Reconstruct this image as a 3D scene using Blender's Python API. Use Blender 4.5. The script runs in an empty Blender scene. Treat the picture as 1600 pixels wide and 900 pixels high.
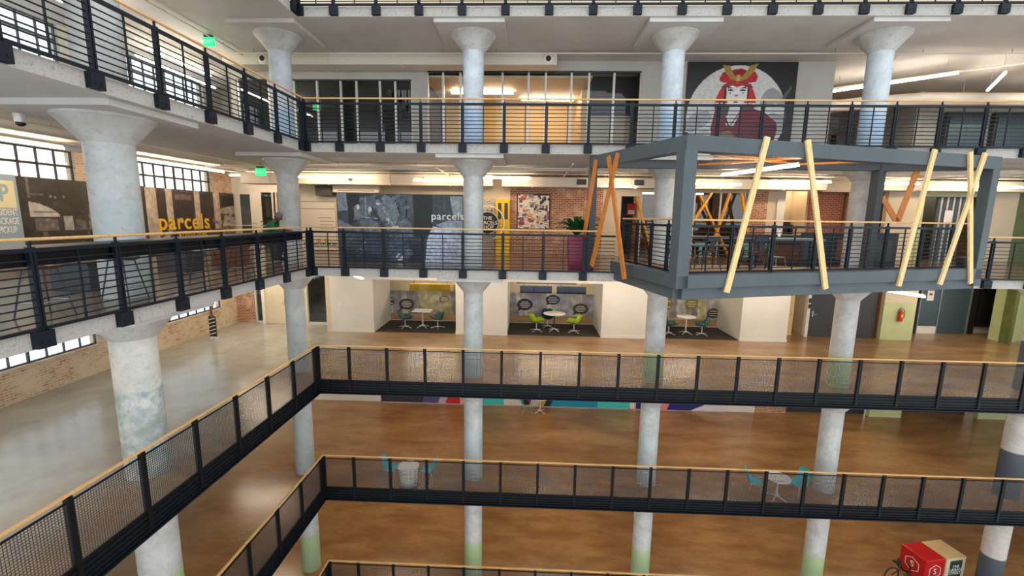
import bpy, bmesh, math, random
import numpy as np
from mathutils import Vector, Matrix
random.seed(7); np.random.seed(7)
scene = bpy.context.scene
C = scene.collection
PI = math.pi

# ------------------------------------------------------------------ camera
cam_d = bpy.data.cameras.new('camera'); cam = bpy.data.objects.new('camera', cam_d); C.objects.link(cam)
cam_d.sensor_width = 36; cam_d.lens = 700.545 / 1600 * 36; cam_d.clip_start = .1; cam_d.clip_end = 300
def cam_matrix(pitch, yaw, roll):
    c, s = math.cos(yaw), math.sin(yaw); A = Matrix(((c, s, 0), (-s, c, 0), (0, 0, 1)))
    c, s = math.cos(pitch), math.sin(pitch); B = Matrix(((1, 0, 0), (0, c, s), (0, -s, c)))
    c, s = math.cos(roll), math.sin(roll); D = Matrix(((c, 0, s), (0, 1, 0), (-s, 0, c)))
    R = D @ B @ A                                  # rows: right, forward, up
    return Matrix((R[0], R[2], -R[1])).transposed()
cam.matrix_world = Matrix.Translation((6.326, -12.797, 1.553)) @ cam_matrix(-.1574, .0372, .0142).to_4x4()
scene.camera = cam

# ------------------------------------------------------------------ sky light and exposure
w = bpy.data.worlds.new('sky'); scene.world = w; w.use_nodes = True
bg = w.node_tree.nodes['Background']; bg.inputs[0].default_value = (.90, .96, 1.0, 1); bg.inputs[1].default_value = 1.3
vs = scene.view_settings; vs.view_transform = 'Standard'; vs.look = 'None'; vs.gamma = 1; vs.use_curve_mapping = False
vs.exposure = .5
LAMP = 28.0            # strength of the linear lamps

# ------------------------------------------------------------------ levels
F = {6: 7.04, 5: 3.52, 4: 0.0, 3: -3.54, 2: -7.09, 1: -10.78}
TH = .24
COLX = [-1.157 + 5.75 * i for i in range(5)]
COLY = 1.08
P = 1.15               # post spacing

# ------------------------------------------------------------------ materials
def lin(c):
    return tuple((x / 12.92 if x <= .04045 else ((x + .055) / 1.055) ** 2.4) for x in c)
def rgb(r, g, b): return lin((r / 255, g / 255, b / 255))
MATS = {}
def mat(name, col, rough=.6, metal=0, spec=.5, noise=None, bump=None, emit=None, alpha=None):
    """noise=(scale, other colour, low, high[, stretch]); bump=(scale, strength)"""
    m = bpy.data.materials.new(name); m.use_nodes = True; nt = m.node_tree; b = nt.nodes['Principled BSDF']
    b.inputs['Base Color'].default_value = (*col, 1); b.inputs['Roughness'].default_value = rough
    b.inputs['Metallic'].default_value = metal; b.inputs['Specular IOR Level'].default_value = spec
    if noise or bump:
        tc = nt.nodes.new('ShaderNodeTexCoord'); geo = nt.nodes.new('ShaderNodeNewGeometry')
    if noise:
        n = nt.nodes.new('ShaderNodeTexNoise'); n.inputs['Scale'].default_value = noise[0]; n.inputs['Detail'].default_value = 6
        n.inputs['Roughness'].default_value = .65
        src = geo.outputs['Position']
        if len(noise) > 4:
            mp = nt.nodes.new('ShaderNodeMapping'); mp.inputs['Scale'].default_value = noise[4]
            nt.links.new(src, mp.inputs[0]); src = mp.outputs[0]
        nt.links.new(src, n.inputs['Vector'])
        mr = nt.nodes.new('ShaderNodeMapRange'); mr.inputs[1].default_value = noise[2]; mr.inputs[2].default_value = noise[3]
        nt.links.new(n.outputs['Fac'], mr.inputs[0])
        mx = nt.nodes.new('ShaderNodeMix'); mx.data_type = 'RGBA'
        mx.inputs[6].default_value = (*col, 1); mx.inputs[7].default_value = (*noise[1], 1)
        nt.links.new(mr.outputs[0], mx.inputs[0]); nt.links.new(mx.outputs[2], b.inputs['Base Color'])
    if bump:
        n2 = nt.nodes.new('ShaderNodeTexNoise'); n2.inputs['Scale'].default_value = bump[0]; n2.inputs['Detail'].default_value = 5
        nt.links.new(geo.outputs['Position'], n2.inputs['Vector'])
        bp = nt.nodes.new('ShaderNodeBump'); bp.inputs['Strength'].default_value = bump[1]; bp.inputs['Distance'].default_value = .02
        nt.links.new(n2.outputs['Fac'], bp.inputs['Height']); nt.links.new(bp.outputs[0], b.inputs['Normal'])
    if emit:
        b.inputs['Emission Color'].default_value = (*emit[0], 1); b.inputs['Emission Strength'].default_value = emit[1]
    MATS[name] = m
    return m
def M(n): return MATS[n] if isinstance(n, str) else n

mat('steel_black', rgb(15, 22, 31), .45, 0, .26, bump=(30, .08))
mat('steel_black_matt', rgb(11, 13, 16), .5, 0, .22)
mat('mesh_wire', rgb(58, 58, 60), .45, 0, .5)
mat('steel_grey', rgb(72, 81, 85), .5, 0, .4, noise=(1.2, rgb(64, 73, 77), .4, .7))
mat('steel_dark', rgb(58, 62, 66), .5, .1)
mat('chrome', rgb(205, 208, 210), .25, .9)
mat('galvanised', rgb(165, 168, 170), .45, .6)
mat('oak', rgb(214, 172, 112), .45, noise=(3, rgb(190, 142, 84), .35, .7, (1, 8, 8)))
mat('pine', rgb(226, 196, 140), .6, noise=(4, rgb(205, 168, 108), .4, .65, (6, 6, 1)), bump=(20, .1))
mat('pine_orange', rgb(196, 120, 44), .55, noise=(4, rgb(172, 96, 34), .4, .65, (6, 6, 1)))
mat('timber_yellow', rgb(238, 170, 24), .5, noise=(4, rgb(222, 150, 20), .4, .65, (6, 6, 1)))
mat('white_paint', rgb(226, 222, 214), .6, noise=(.8, rgb(216, 212, 203), .4, .7))
mat('cream_paint', rgb(218, 204, 178), .6, noise=(.8, rgb(206, 190, 162), .4, .7))
mat('grey_wall', rgb(186, 184, 176), .6, noise=(.8, rgb(174, 172, 164), .4, .7))
mat('soffit', rgb(192, 190, 186), .7, noise=(.7, rgb(178, 175, 170), .4, .7), bump=(6, .1))
mat('slab_edge', rgb(172, 168, 162), .85, noise=(30, rgb(110, 104, 98), .55, .72), bump=(40, .6))
mat('duct_paint', rgb(214, 206, 192), .5)
mat('rust_steel', rgb(120, 62, 40), .6)
mat('window_brown', rgb(66, 50, 44), .6)
mat('black_paint', rgb(26, 26, 28), .5)
mat('charcoal', rgb(62, 62, 64), .5)
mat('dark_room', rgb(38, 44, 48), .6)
mat('slate_door', rgb(72, 90, 96), .35, .3)
mat('green_paint', rgb(196, 204, 154), .55, noise=(1.5, rgb(184, 194, 138), .4, .7))
mat('green_dark', rgb(104, 116, 60), .55, noise=(2, rgb(84, 96, 46), .4, .7))
mat('yellow_paint', rgb(238, 192, 20), .5)
mat('yellow_pale', rgb(224, 192, 120), .5)
mat('navy_paint', rgb(44, 52, 104), .5)
mat('teal_plastic', rgb(22, 178, 190), .35)
mat('lime_plastic', rgb(160, 196, 30), .35)
mat('blue_fabric', rgb(30, 58, 76), .9)
mat('teal_fabric', rgb(46, 84, 82), .9, noise=(45, rgb(176, 206, 190), .55, .62))
mat('white_laminate', rgb(228, 224, 214), .35)
mat('white_metal', rgb(215, 215, 212), .4, .3)
mat('magenta_plastic', rgb(128, 22, 58), .3)
mat('leaf', rgb(42, 96, 46), .45, noise=(8, rgb(26, 70, 34), .4, .6))
mat('soil', rgb(50, 38, 28), .9)
mat('carpet', rgb(58, 54, 46), .95, noise=(20, rgb(44, 42, 38), .4, .6))
mat('tan_floor', rgb(140, 100, 62), .4, noise=(1.2, rgb(112, 78, 46), .4, .65))
mat('red_plastic', rgb(196, 24, 26), .35)
mat('red_paint', rgb(196, 36, 30), .4)
mat('plywood', rgb(222, 192, 142), .5, noise=(3, rgb(206, 172, 118), .4, .7))
mat('plywood_pale', rgb(222, 214, 190), .5)
mat('sign_green', rgb(46, 66, 58), .5)
mat('paper', rgb(232, 230, 224), .7)
mat('rubber', rgb(22, 22, 22), .7)
mat('skin', rgb(98, 62, 46), .5)
mat('hair_grey', rgb(92, 90, 90), .9)
mat('shirt_green', rgb(28, 84, 56), .8)
mat('trousers', rgb(40, 46, 60), .85)
mat('chair_dark', rgb(48, 54, 60), .4, .5)
mat('chair_green', rgb(96, 128, 116), .4, .3)
mat('table_grey', rgb(82, 88, 92), .4)
mat('brown_leather', rgb(120, 74, 50), .5)
mat('sign_text_dark', rgb(36, 36, 38), .6)
mat('sign_text_white', rgb(240, 240, 236), .6)
mat('sign_text_yellow', rgb(232, 186, 36), .6)
mat('sign_blue', rgb(158, 182, 192), .6)
mat('sign_cream', rgb(236, 226, 184), .6)
mat('lamp_housing', rgb(222, 214, 200), .5)
mat('tube_warm', (1, .9, .78), .5, emit=((1, .74, .50), LAMP * 1.3))
mat('tube_cool', (1, .97, .92), .5, emit=((1, .88, .74), LAMP * 1.2))
mat('tube_hall', (1, .92, .82), .5, emit=((1, .84, .64), LAMP * 1.5))
mat('exit_green', rgb(30, 230, 110), .5, emit=(rgb(20, 240, 110), 1.6))

def glass(name, tint, refl=.12):
    m = bpy.data.materials.new(name); m.use_nodes = True; nt = m.node_tree; nt.nodes.remove(nt.nodes['Principled BSDF'])
    out = nt.nodes['Material Output']; tr = nt.nodes.new('ShaderNodeBsdfTransparent'); gl = nt.nodes.new('ShaderNodeBsdfGlossy')
    tr.inputs[0].default_value = (*tint, 1); gl.inputs['Roughness'].default_value = .02
    fr = nt.nodes.new('ShaderNodeFresnel'); fr.inputs[0].default_value = 1.5
    ad = nt.nodes.new('ShaderNodeMath'); ad.operation = 'ADD'; ad.inputs[1].default_value = refl; ad.use_clamp = True
    geo = nt.nodes.new('ShaderNodeNewGeometry'); fm = nt.nodes.new('ShaderNodeMath'); fm.operation = 'SUBTRACT'; fm.inputs[0].default_value = 1; nt.links.new(geo.outputs['Backfacing'], fm.inputs[1])
    mu = nt.nodes.new('ShaderNodeMath'); mu.operation = 'MULTIPLY'; nt.links.new(fr.outputs[0], ad.inputs[0]); nt.links.new(ad.outputs[0], mu.inputs[0]); nt.links.new(fm.outputs[0], mu.inputs[1])
    mx = nt.nodes.new('ShaderNodeMixShader'); nt.links.new(mu.outputs[0], mx.inputs[0]); nt.links.new(tr.outputs[0], mx.inputs[1]); nt.links.new(gl.outputs[0], mx.inputs[2])
    nt.links.new(mx.outputs[0], out.inputs[0]); MATS[name] = m
glass('glass_clear', (.96, .98, .98), .02)
glass('glass_teal', (.62, .74, .72), .06)
glass('glass_dark', (.55, .60, .62), .08)

def brick_mat(name, axis, c1, c2, mortar, worn, wlo, whi, s=1.0):
    m = bpy.data.materials.new(name); m.use_nodes = True; nt = m.node_tree; b = nt.nodes['Principled BSDF']; b.inputs['Roughness'].default_value = .85
    geo = nt.nodes.new('ShaderNodeNewGeometry'); sp = nt.nodes.new('ShaderNodeSeparateXYZ'); cb = nt.nodes.new('ShaderNodeCombineXYZ')
    nt.links.new(geo.outputs['Position'], sp.inputs[0]); nt.links.new(sp.outputs[axis], cb.inputs[0]); nt.links.new(sp.outputs[2], cb.inputs[1])
    br = nt.nodes.new('ShaderNodeTexBrick'); nt.links.new(cb.outputs[0], br.inputs['Vector'])
    br.inputs['Color1'].default_value = (*c1, 1); br.inputs['Color2'].default_value = (*c2, 1); br.inputs['Mortar'].default_value = (*mortar, 1)
    br.inputs['Scale'].default_value = 1; br.inputs['Brick Width'].default_value = .22 * s; br.inputs['Row Height'].default_value = .075 * s
    br.inputs['Mortar Size'].default_value = .010 * s; br.inputs['Bias'].default_value = 0
    n = nt.nodes.new('ShaderNodeTexNoise'); n.inputs['Scale'].default_value = 1.6; n.inputs['Detail'].default_value = 9; n.inputs['Roughness'].default_value = .75
    nt.links.new(geo.outputs['Position'], n.inputs['Vector'])
    mr = nt.nodes.new('ShaderNodeMapRange'); mr.inputs[1].default_value = wlo; mr.inputs[2].default_value = whi; nt.links.new(n.outputs['Fac'], mr.inputs[0])
    mx = nt.nodes.new('ShaderNodeMix'); mx.data_type = 'RGBA'; mx.inputs[7].default_value = (*worn, 1)
    nt.links.new(mr.outputs[0], mx.inputs[0]); nt.links.new(br.outputs['Color'], mx.inputs[6]); nt.links.new(mx.outputs[2], b.inputs['Base Color'])
    bp = nt.nodes.new('ShaderNodeBump'); bp.inputs['Strength'].default_value = .6; bp.inputs['Distance'].default_value = .015; bp.invert = True
    nt.links.new(br.outputs['Fac'], bp.inputs['Height']); nt.links.new(bp.outputs[0], b.inputs['Normal']); MATS[name] = m
brick_mat('brick_side', 1, rgb(160, 104, 82), rgb(200, 168, 138), rgb(212, 202, 184), rgb(214, 198, 170), .40, .58)
brick_mat('brick_back', 0, rgb(150, 84, 62), rgb(176, 112, 84), rgb(206, 186, 160), rgb(216, 190, 156), .50, .66)
brick_mat('brick_red', 0, rgb(134, 66, 48), rgb(152, 82, 60), rgb(178, 140, 116), rgb(160, 100, 76), .60, .9)
brick_mat('tile_white', 0, rgb(226, 220, 208), rgb(214, 206, 192), rgb(120, 110, 100), rgb(40, 38, 38), .62, .64, .9)

def floor_mat(name, brown, brown2, grey, edge, rough):
    m = bpy.data.materials.new(name); m.use_nodes = True; nt = m.node_tree; b = nt.nodes['Principled BSDF']
    geo = nt.nodes.new('ShaderNodeNewGeometry')
    def noise(scale, lo, hi, stretch=(1, 1, 1), det=7):
        mp = nt.nodes.new('ShaderNodeMapping'); mp.inputs['Scale'].default_value = stretch; nt.links.new(geo.outputs['Position'], mp.inputs[0])
        n = nt.nodes.new('ShaderNodeTexNoise'); n.inputs['Scale'].default_value = scale; n.inputs['Detail'].default_value = det; n.inputs['Roughness'].default_value = .62
        nt.links.new(mp.outputs[0], n.inputs['Vector']); mr = nt.nodes.new('ShaderNodeMapRange'); mr.inputs[1].default_value = lo; mr.inputs[2].default_value = hi
        nt.links.new(n.outputs['Fac'], mr.inputs[0]); return mr.outputs[0]
    def mix(f, a, c):
        mx = nt.nodes.new('ShaderNodeMix'); mx.data_type = 'RGBA'; nt.links.new(f, mx.inputs[0])
        for k, v in ((6, a), (7, c)):
            if isinstance(v, tuple): mx.inputs[k].default_value = (*v, 1)
            else: nt.links.new(v, mx.inputs[k])
        return mx.outputs[2]
    base = mix(noise(.55, .38, .64, (.7, 1.5, 1)), brown, brown2)
    dark = tuple(x * .62 for x in brown2)
    base = mix(noise(.9, .44, .82, (.6, 1.8, 1)), base, dark)
    base = mix(noise(9, .50, .95, (.5, 1.6, 1)), base, tuple(x * .8 for x in brown2))
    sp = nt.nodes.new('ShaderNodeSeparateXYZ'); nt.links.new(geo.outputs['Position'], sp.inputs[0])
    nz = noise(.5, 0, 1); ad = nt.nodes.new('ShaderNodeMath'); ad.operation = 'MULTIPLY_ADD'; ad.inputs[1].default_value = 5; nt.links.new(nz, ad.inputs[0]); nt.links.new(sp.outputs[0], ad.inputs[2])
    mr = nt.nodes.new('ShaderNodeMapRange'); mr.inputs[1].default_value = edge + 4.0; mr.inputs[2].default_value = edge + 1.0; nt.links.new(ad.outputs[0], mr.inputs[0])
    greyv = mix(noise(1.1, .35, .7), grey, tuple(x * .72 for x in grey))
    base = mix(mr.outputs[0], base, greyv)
    nt.links.new(base, b.inputs['Base Color'])
    r = noise(1.3, .2, .8); mr2 = nt.nodes.new('ShaderNodeMapRange'); mr2.inputs[3].default_value = rough - .02; mr2.inputs[4].default_value = rough + .06; nt.links.new(r, mr2.inputs[0])
    nt.links.new(mr2.outputs[0], b.inputs['Roughness']); b.inputs['Specular IOR Level'].default_value = .5
    MATS[name] = m
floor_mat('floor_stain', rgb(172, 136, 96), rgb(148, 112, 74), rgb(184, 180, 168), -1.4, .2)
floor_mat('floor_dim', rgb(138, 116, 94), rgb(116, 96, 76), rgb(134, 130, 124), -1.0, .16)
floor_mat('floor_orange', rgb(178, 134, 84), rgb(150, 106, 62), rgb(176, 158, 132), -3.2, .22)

def column_mat(name, zones, base=rgb(200, 198, 192), patch=None):
    """zones: list of (height above the column foot, colour, edge softness) painted from the foot upwards"""
    m = bpy.data.materials.new(name); m.use_nodes = True; nt = m.node_tree; b = nt.nodes['Principled BSDF']; b.inputs['Roughness'].default_value = .6
    tc = nt.nodes.new('ShaderNodeTexCoord'); geo = nt.nodes.new('ShaderNodeNewGeometry')
    def noise(scale, lo, hi):
        n = nt.nodes.new('ShaderNodeTexNoise'); n.inputs['Scale'].default_value = scale; n.inputs['Detail'].default_value = 8; n.inputs['Roughness'].default_value = .7
        nt.links.new(geo.outputs['Position'], n.inputs['Vector']); mr = nt.nodes.new('ShaderNodeMapRange'); mr.inputs[1].default_value = lo; mr.inputs[2].default_value = hi
        nt.links.new(n.outputs['Fac'], mr.inputs[0]); return mr.outputs[0]
    def mix(f, a, c):
        mx = nt.nodes.new('ShaderNodeMix'); mx.data_type = 'RGBA'; nt.links.new(f, mx.inputs[0])
        for k, v in ((6, a), (7, c)):
            if isinstance(v, tuple): mx.inputs[k].default_value = (*v, 1)
            else: nt.links.new(v, mx.inputs[k])
        return mx.outputs[2]
    col = mix(noise(2.2, .4, .72), base, tuple(x * .66 for x in base))
    col = mix(noise(7, .56, .74), col, tuple(x * .6 for x in base))
    if patch: col = mix(noise(3.1, patch[1], patch[2]), col, patch[0])
    sp = nt.nodes.new('ShaderNodeSeparateXYZ'); nt.links.new(tc.outputs['Object'], sp.inputs[0])
    for h, c, soft, wear in zones:
        nz = noise(4, 0, 1); ad = nt.nodes.new('ShaderNodeMath'); ad.operation = 'MULTIPLY_ADD'; ad.inputs[1].default_value = soft
        nt.links.new(nz, ad.inputs[0]); nt.links.new(sp.outputs[2], ad.inputs[2])
        mr = nt.nodes.new('ShaderNodeMapRange'); mr.inputs[1].default_value = h + .5 * soft + .02; mr.inputs[2].default_value = h + .5 * soft - .02
        nt.links.new(ad.outputs[0], mr.inputs[0]); f = mr.outputs[0]
        if wear:
            mu = nt.nodes.new('ShaderNodeMath'); mu.operation = 'MULTIPLY'; nt.links.new(f, mu.inputs[0]); nt.links.new(noise(5, *wear), mu.inputs[1]); f = mu.outputs[0]
        col = mix(f, col, c)
    nt.links.new(col, b.inputs['Base Color'])
    n = nt.nodes.new('ShaderNodeTexNoise'); n.inputs['Scale'].default_value = 14; n.inputs['Detail'].default_value = 6; nt.links.new(geo.outputs['Position'], n.inputs['Vector'])
    bp = nt.nodes.new('ShaderNodeBump'); bp.inputs['Strength'].default_value = .25; bp.inputs['Distance'].default_value = .02; nt.links.new(n.outputs['Fac'], bp.inputs['Height']); nt.links.new(bp.outputs[0], b.inputs['Normal'])
    MATS[name] = m
column_mat('column_plain', [], rgb(190, 190, 186), (rgb(160, 154, 142), .60, .68))
column_mat('column_blue', [(1.1, rgb(160, 190, 216), 1.2, (.1, .6))], rgb(198, 206, 212))
column_mat('column_worn', [(1.75, rgb(170, 186, 186), .3, (.45, .62)), (1.3, rgb(150, 172, 120), .5, (.58, .66))], rgb(190, 192, 190))
column_mat('column_green', [(1.0, rgb(166, 182, 128), .04, (.2, .5))], rgb(194, 193, 189))
column_mat('column_side', [(1.75, rgb(138, 158, 164), .12, (.38, .62)), (1.6, rgb(150, 172, 126), .6, (.54, .64))], rgb(208, 206, 198), (rgb(164, 156, 100), .62, .68))
column_mat('column_grey', [(1.55, rgb(74, 80, 88), .02, None)], rgb(198, 192, 184))
column_mat('column_lower', [(1.35, rgb(164, 186, 132), .05, (.25, .5)), (.7, rgb(150, 184, 184), .4, (.52, .6))], rgb(194, 193, 189))

m = bpy.data.materials.new('print'); m.use_nodes = True; nt = m.node_tree
at = nt.nodes.new('ShaderNodeAttribute'); at.attribute_name = 'ink'; nt.links.new(at.outputs['Color'], nt.nodes['Principled BSDF'].inputs['Base Color'])
nt.nodes['Principled BSDF'].inputs['Roughness'].default_value = .45; MATS['print'] = m

# ------------------------------------------------------------------ mesh helpers
class MB:
    def __init__(s): s.v = []; s.f = []; s.smooth = False
    def box(s, x0, x1, y0, y1, z0, z1):
        n = len(s.v); s.v += [(x0, y0, z0), (x1, y0, z0), (x1, y1, z0), (x0, y1, z0), (x0, y0, z1), (x1, y0, z1), (x1, y1, z1), (x0, y1, z1)]
        s.f += [tuple(n + i for i in q) for q in ((3, 2, 1, 0), (4, 5, 6, 7), (0, 1, 5, 4), (1, 2, 6, 5), (2, 3, 7, 6), (3, 0, 4, 7))]; return s
    def bar(s, a, b, w, h, up=(0, 0, 1)):
        a, b, up = Vector(a), Vector(b), Vector(up); d = (b - a).normalized(); x = d.cross(up)
        if x.length < 1e-4: x = d.cross(Vector((0, 1, 0)))
        x.normalize(); y = x.cross(d).normalized(); n = len(s.v)
        for p in (a, b):
            for i, j in ((-1, -1), (1, -1), (1, 1), (-1, 1)): s.v.append(tuple(p + x * (i * w / 2) + y * (j * h / 2)))
        s.f += [tuple(n + i for i in q) for q in ((3, 2, 1, 0), (4, 5, 6, 7), (0, 1, 5, 4), (1, 2, 6, 5), (2, 3, 7, 6), (3, 0, 4, 7))]; return s
    def tube(s, pts, r, seg=8, caps=True):
        pts = [Vector(p) for p in pts]; rs = r if isinstance(r, (list, tuple)) else [r] * len(pts); n0 = len(s.v)
        for i, p in enumerate(pts):
            d = (pts[min(i + 1, len(pts) - 1)] - pts[max(i - 1, 0)]).normalized()
            x = d.cross(Vector((0, 0, 1))); x = d.cross(Vector((0, 1, 0))) if x.length < .05 else x; x.normalize(); y = d.cross(x)
            for k in range(seg):
                a = 2 * PI * k / seg; s.v.append(tuple(p + x * (math.cos(a) * rs[i]) + y * (math.sin(a) * rs[i])))
        for i in range(len(pts) - 1):
            for k in range(seg):
                a = n0 + i * seg + k; b = n0 + i * seg + (k + 1) % seg; s.f.append((a, b, b + seg, a + seg))
        if caps: s.f += [tuple(n0 + k for k in range(seg))[::-1], tuple(n0 + (len(pts) - 1) * seg + k for k in range(seg))]
        s.smooth = True; return s
    def lathe(s, prof, seg=24, c=(0, 0, 0)):
        n0 = len(s.v)
        for r, z in prof:
            for k in range(seg): a = 2 * PI * k / seg; s.v.append((c[0] + r * math.cos(a), c[1] + r * math.sin(a), c[2] + z))
        for i in range(len(prof) - 1):
            for k in range(seg):
                a = n0 + i * seg + k; b = n0 + i * seg + (k + 1) % seg; s.f.append((a, b, b + seg, a + seg))
        s.f += [tuple(n0 + k for k in range(seg))[::-1], tuple(n0 + (len(prof) - 1) * seg + k for k in range(seg))]
        s.smooth = True; return s
    def prism(s, poly, z0, z1):
        n = len(s.v); k = len(poly); s.v += [(x, y, z0) for x, y in poly] + [(x, y, z1) for x, y in poly]
        s.f += [tuple(n + i for i in range(k))[::-1], tuple(n + k + i for i in range(k))]
        s.f += [(n + i, n + (i + 1) % k, n + k + (i + 1) % k, n + k + i) for i in range(k)]; return s
    def quad(s, *p):
        n = len(s.v); s.v += [tuple(q) for q in p]; s.f.append(tuple(range(n, n + len(p)))); return s
    def mesh(s, name, m):
        me = bpy.data.meshes.new(name); me.from_pydata(s.v, [], s.f); me.materials.append(M(m))
        bm = bmesh.new(); bm.from_mesh(me); bmesh.ops.recalc_face_normals(bm, faces=bm.faces)
        if s.smooth:
            for f in bm.faces: f.smooth = True
            for e in bm.edges:
                if len(e.link_faces) == 2 and e.calc_face_angle(0) > .7: e.smooth = False
        bm.to_mesh(me); bm.free(); return me
    def build(s, name, m, parent=None, loc=(0, 0, 0), rz=0, bevel=0):
        o = bpy.data.objects.new(name, s.mesh(name, m)); return place(o, parent, loc, rz, bevel)
def place(o, parent=None, loc=(0, 0, 0), rz=0, bevel=0):
    C.objects.link(o); o.parent = parent; o.location = loc; o.rotation_euler = (0, 0, rz)
    if bevel: b = o.modifiers.new('bevel', 'BEVEL'); b.width = bevel; b.segments = 2; b.limit_method = 'ANGLE'
    return o
def share(name, me, parent=None, loc=(0, 0, 0), rz=0):
    return place(bpy.data.objects.new(name, me), parent, loc, rz)
def tag(o, label, cat, group=None, kind=None):
    o['label'] = label; o['category'] = cat
    if group: o['group'] = group
    if kind: o['kind'] = kind
    return o
def thing(name, label, cat, loc=(0, 0, 0), rz=0, group=None):
    return tag(place(bpy.data.objects.new(name, None), None, loc, rz), label, cat, group)
def struct(name, mb, m, label=None, parent=None, **k):
    o = mb.build(name, m, parent, **k)
    if parent is None:
        o['kind'] = 'structure'
        if label: o['label'] = label
    return o
def dup(root, loc, rz, label, group=None):
    r = root.copy(); C.objects.link(r); r.location = loc; r.rotation_euler = (0, 0, rz); r['label'] = label
    if group: r['group'] = group
    for ch in list(root.children):
        c = ch.copy(); C.objects.link(c); c.parent = r
        for g in list(ch.children):
            d = g.copy(); C.objects.link(d); d.parent = c
    return r
def text_mesh(body, size, m, depth=.004, font_shear=0, align='CENTER', space=1.0, lines=1.0, bold=0):
    cu = bpy.data.curves.new('lettering', 'FONT'); cu.body = body; cu.size = size; cu.extrude = depth; cu.align_x = align; cu.align_y = 'CENTER'
    cu.space_character = space; cu.space_line = lines; cu.shear = font_shear; cu.offset = bold
    o = bpy.data.objects.new('lettering_tmp', cu); C.objects.link(o); bpy.context.view_layer.update()
    me = bpy.data.meshes.new_from_object(o.evaluated_get(bpy.context.evaluated_depsgraph_get()))
    bpy.data.objects.remove(o); me.transform(Matrix.Rotation(PI / 2, 4, 'X')); me.materials.clear(); me.materials.append(M(m)); return me

class Canvas:
    """flat print, painted in the print's own plane: u to the right, v upwards, both 0..1"""
    def __init__(s, W, H, bgc):
        s.W, s.H = W, H; s.a = np.zeros((H, W, 3)); s.a[:] = np.array(bgc) / 255.
        s.u, s.v = np.meshgrid((np.arange(W) + .5) / W, (np.arange(H) + .5) / H); s.asp = W / H
    def put(s, mk, c, al=1.0):
        s.a[mk] = s.a[mk] * (1 - al) + np.array(c) / 255. * al; return s
    def rect(s, u0, v0, u1, v1, c, al=1.0): return s.put((s.u >= u0) & (s.u <= u1) & (s.v >= v0) & (s.v <= v1), c, al)
    def ell(s, cu, cv, ru, rv, c, al=1.0): return s.put(((s.u - cu) / ru) ** 2 + ((s.v - cv) / rv) ** 2 <= 1, c, al)
    def poly(s, pts, c, al=1.0):
        ins = np.zeros_like(s.u, bool); n = len(pts)
        for i in range(n):
            (x0, y0), (x1, y1) = pts[i], pts[(i + 1) % n]
            if y0 == y1: continue
            cr = ((y0 > s.v) != (y1 > s.v)) & (s.u < (x1 - x0) * (s.v - y0) / (y1 - y0) + x0); ins ^= cr
        return s.put(ins, c, al)
    def line(s, p, q, wd, c, al=1.0):
        ax, ay = p[0] * s.asp, p[1]; bx, by = q[0] * s.asp, q[1]; X, Y = s.u * s.asp, s.v; dx, dy = bx - ax, by - ay
        t = np.clip(((X - ax) * dx + (Y - ay) * dy) / max(dx * dx + dy * dy, 1e-9), 0, 1)
        return s.put(np.hypot(X - ax - t * dx, Y - ay - t * dy) <= wd / 2, c, al)
    def noise(s, amt, cell, seed=1):
        r = np.random.RandomState(seed); g = r.rand(s.H // cell + 3, s.W // cell + 3)
        y = np.arange(s.H) / cell; x = np.arange(s.W) / cell; yi, xi = y.astype(int), x.astype(int); fy, fx = (y - yi)[:, None], (x - xi)[None, :]
        n = (g[yi][:, xi] * (1 - fy) * (1 - fx) + g[yi + 1][:, xi] * fy * (1 - fx) + g[yi][:, xi + 1] * (1 - fy) * fx + g[yi + 1][:, xi + 1] * fy * fx)
        s.a = np.clip(s.a * (1 + amt * (n - .5)[..., None]), 0, 1); return s
    def build(s, w, h, parent, loc, rz=0, name='print'):
        W, H = s.W, s.H; X, Z = np.meshgrid(np.linspace(0, w, W + 1), np.linspace(0, h, H + 1))
        co = np.stack([X.ravel(), np.zeros(X.size), Z.ravel()], 1); i = np.arange(W * H); r, c = i // W, i % W; a = r * (W + 1) + c
        fc = np.stack([a, a + 1, a + W + 2, a + W + 1], 1)
        me = bpy.data.meshes.new(name); me.vertices.add(len(co)); me.vertices.foreach_set('co', co.ravel().astype(np.float32))
        me.loops.add(W * H * 4); me.loops.foreach_set('vertex_index', fc.ravel().astype(np.int32)); me.polygons.add(W * H)
        me.polygons.foreach_set('loop_start', (i * 4).astype(np.int32)); me.update(calc_edges=True)
        L = np.where(s.a <= .04045, s.a / 12.92, ((s.a + .055) / 1.055) ** 2.4).reshape(-1, 3)
        at = me.attributes.new('ink', 'FLOAT_COLOR', 'FACE'); at.data.foreach_set('color', np.concatenate([L, np.ones((len(L), 1))], 1).astype(np.float32).ravel())
        me.materials.append(M('print')); return share(name, me, parent, loc, rz)
def board(name, label, cat, cv, w, h, loc, rz=0, t=.04, back='charcoal', group=None):
    """a flat printed board standing proud of a wall: a backing with its own thickness and the print on its face"""
    o = thing(name, label, cat, loc, rz, group)
    MB().box(0, w, .003, t, 0, h).build('backing', back, o); cv.build(w, h, o, (0, 0, 0)); return o

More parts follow.
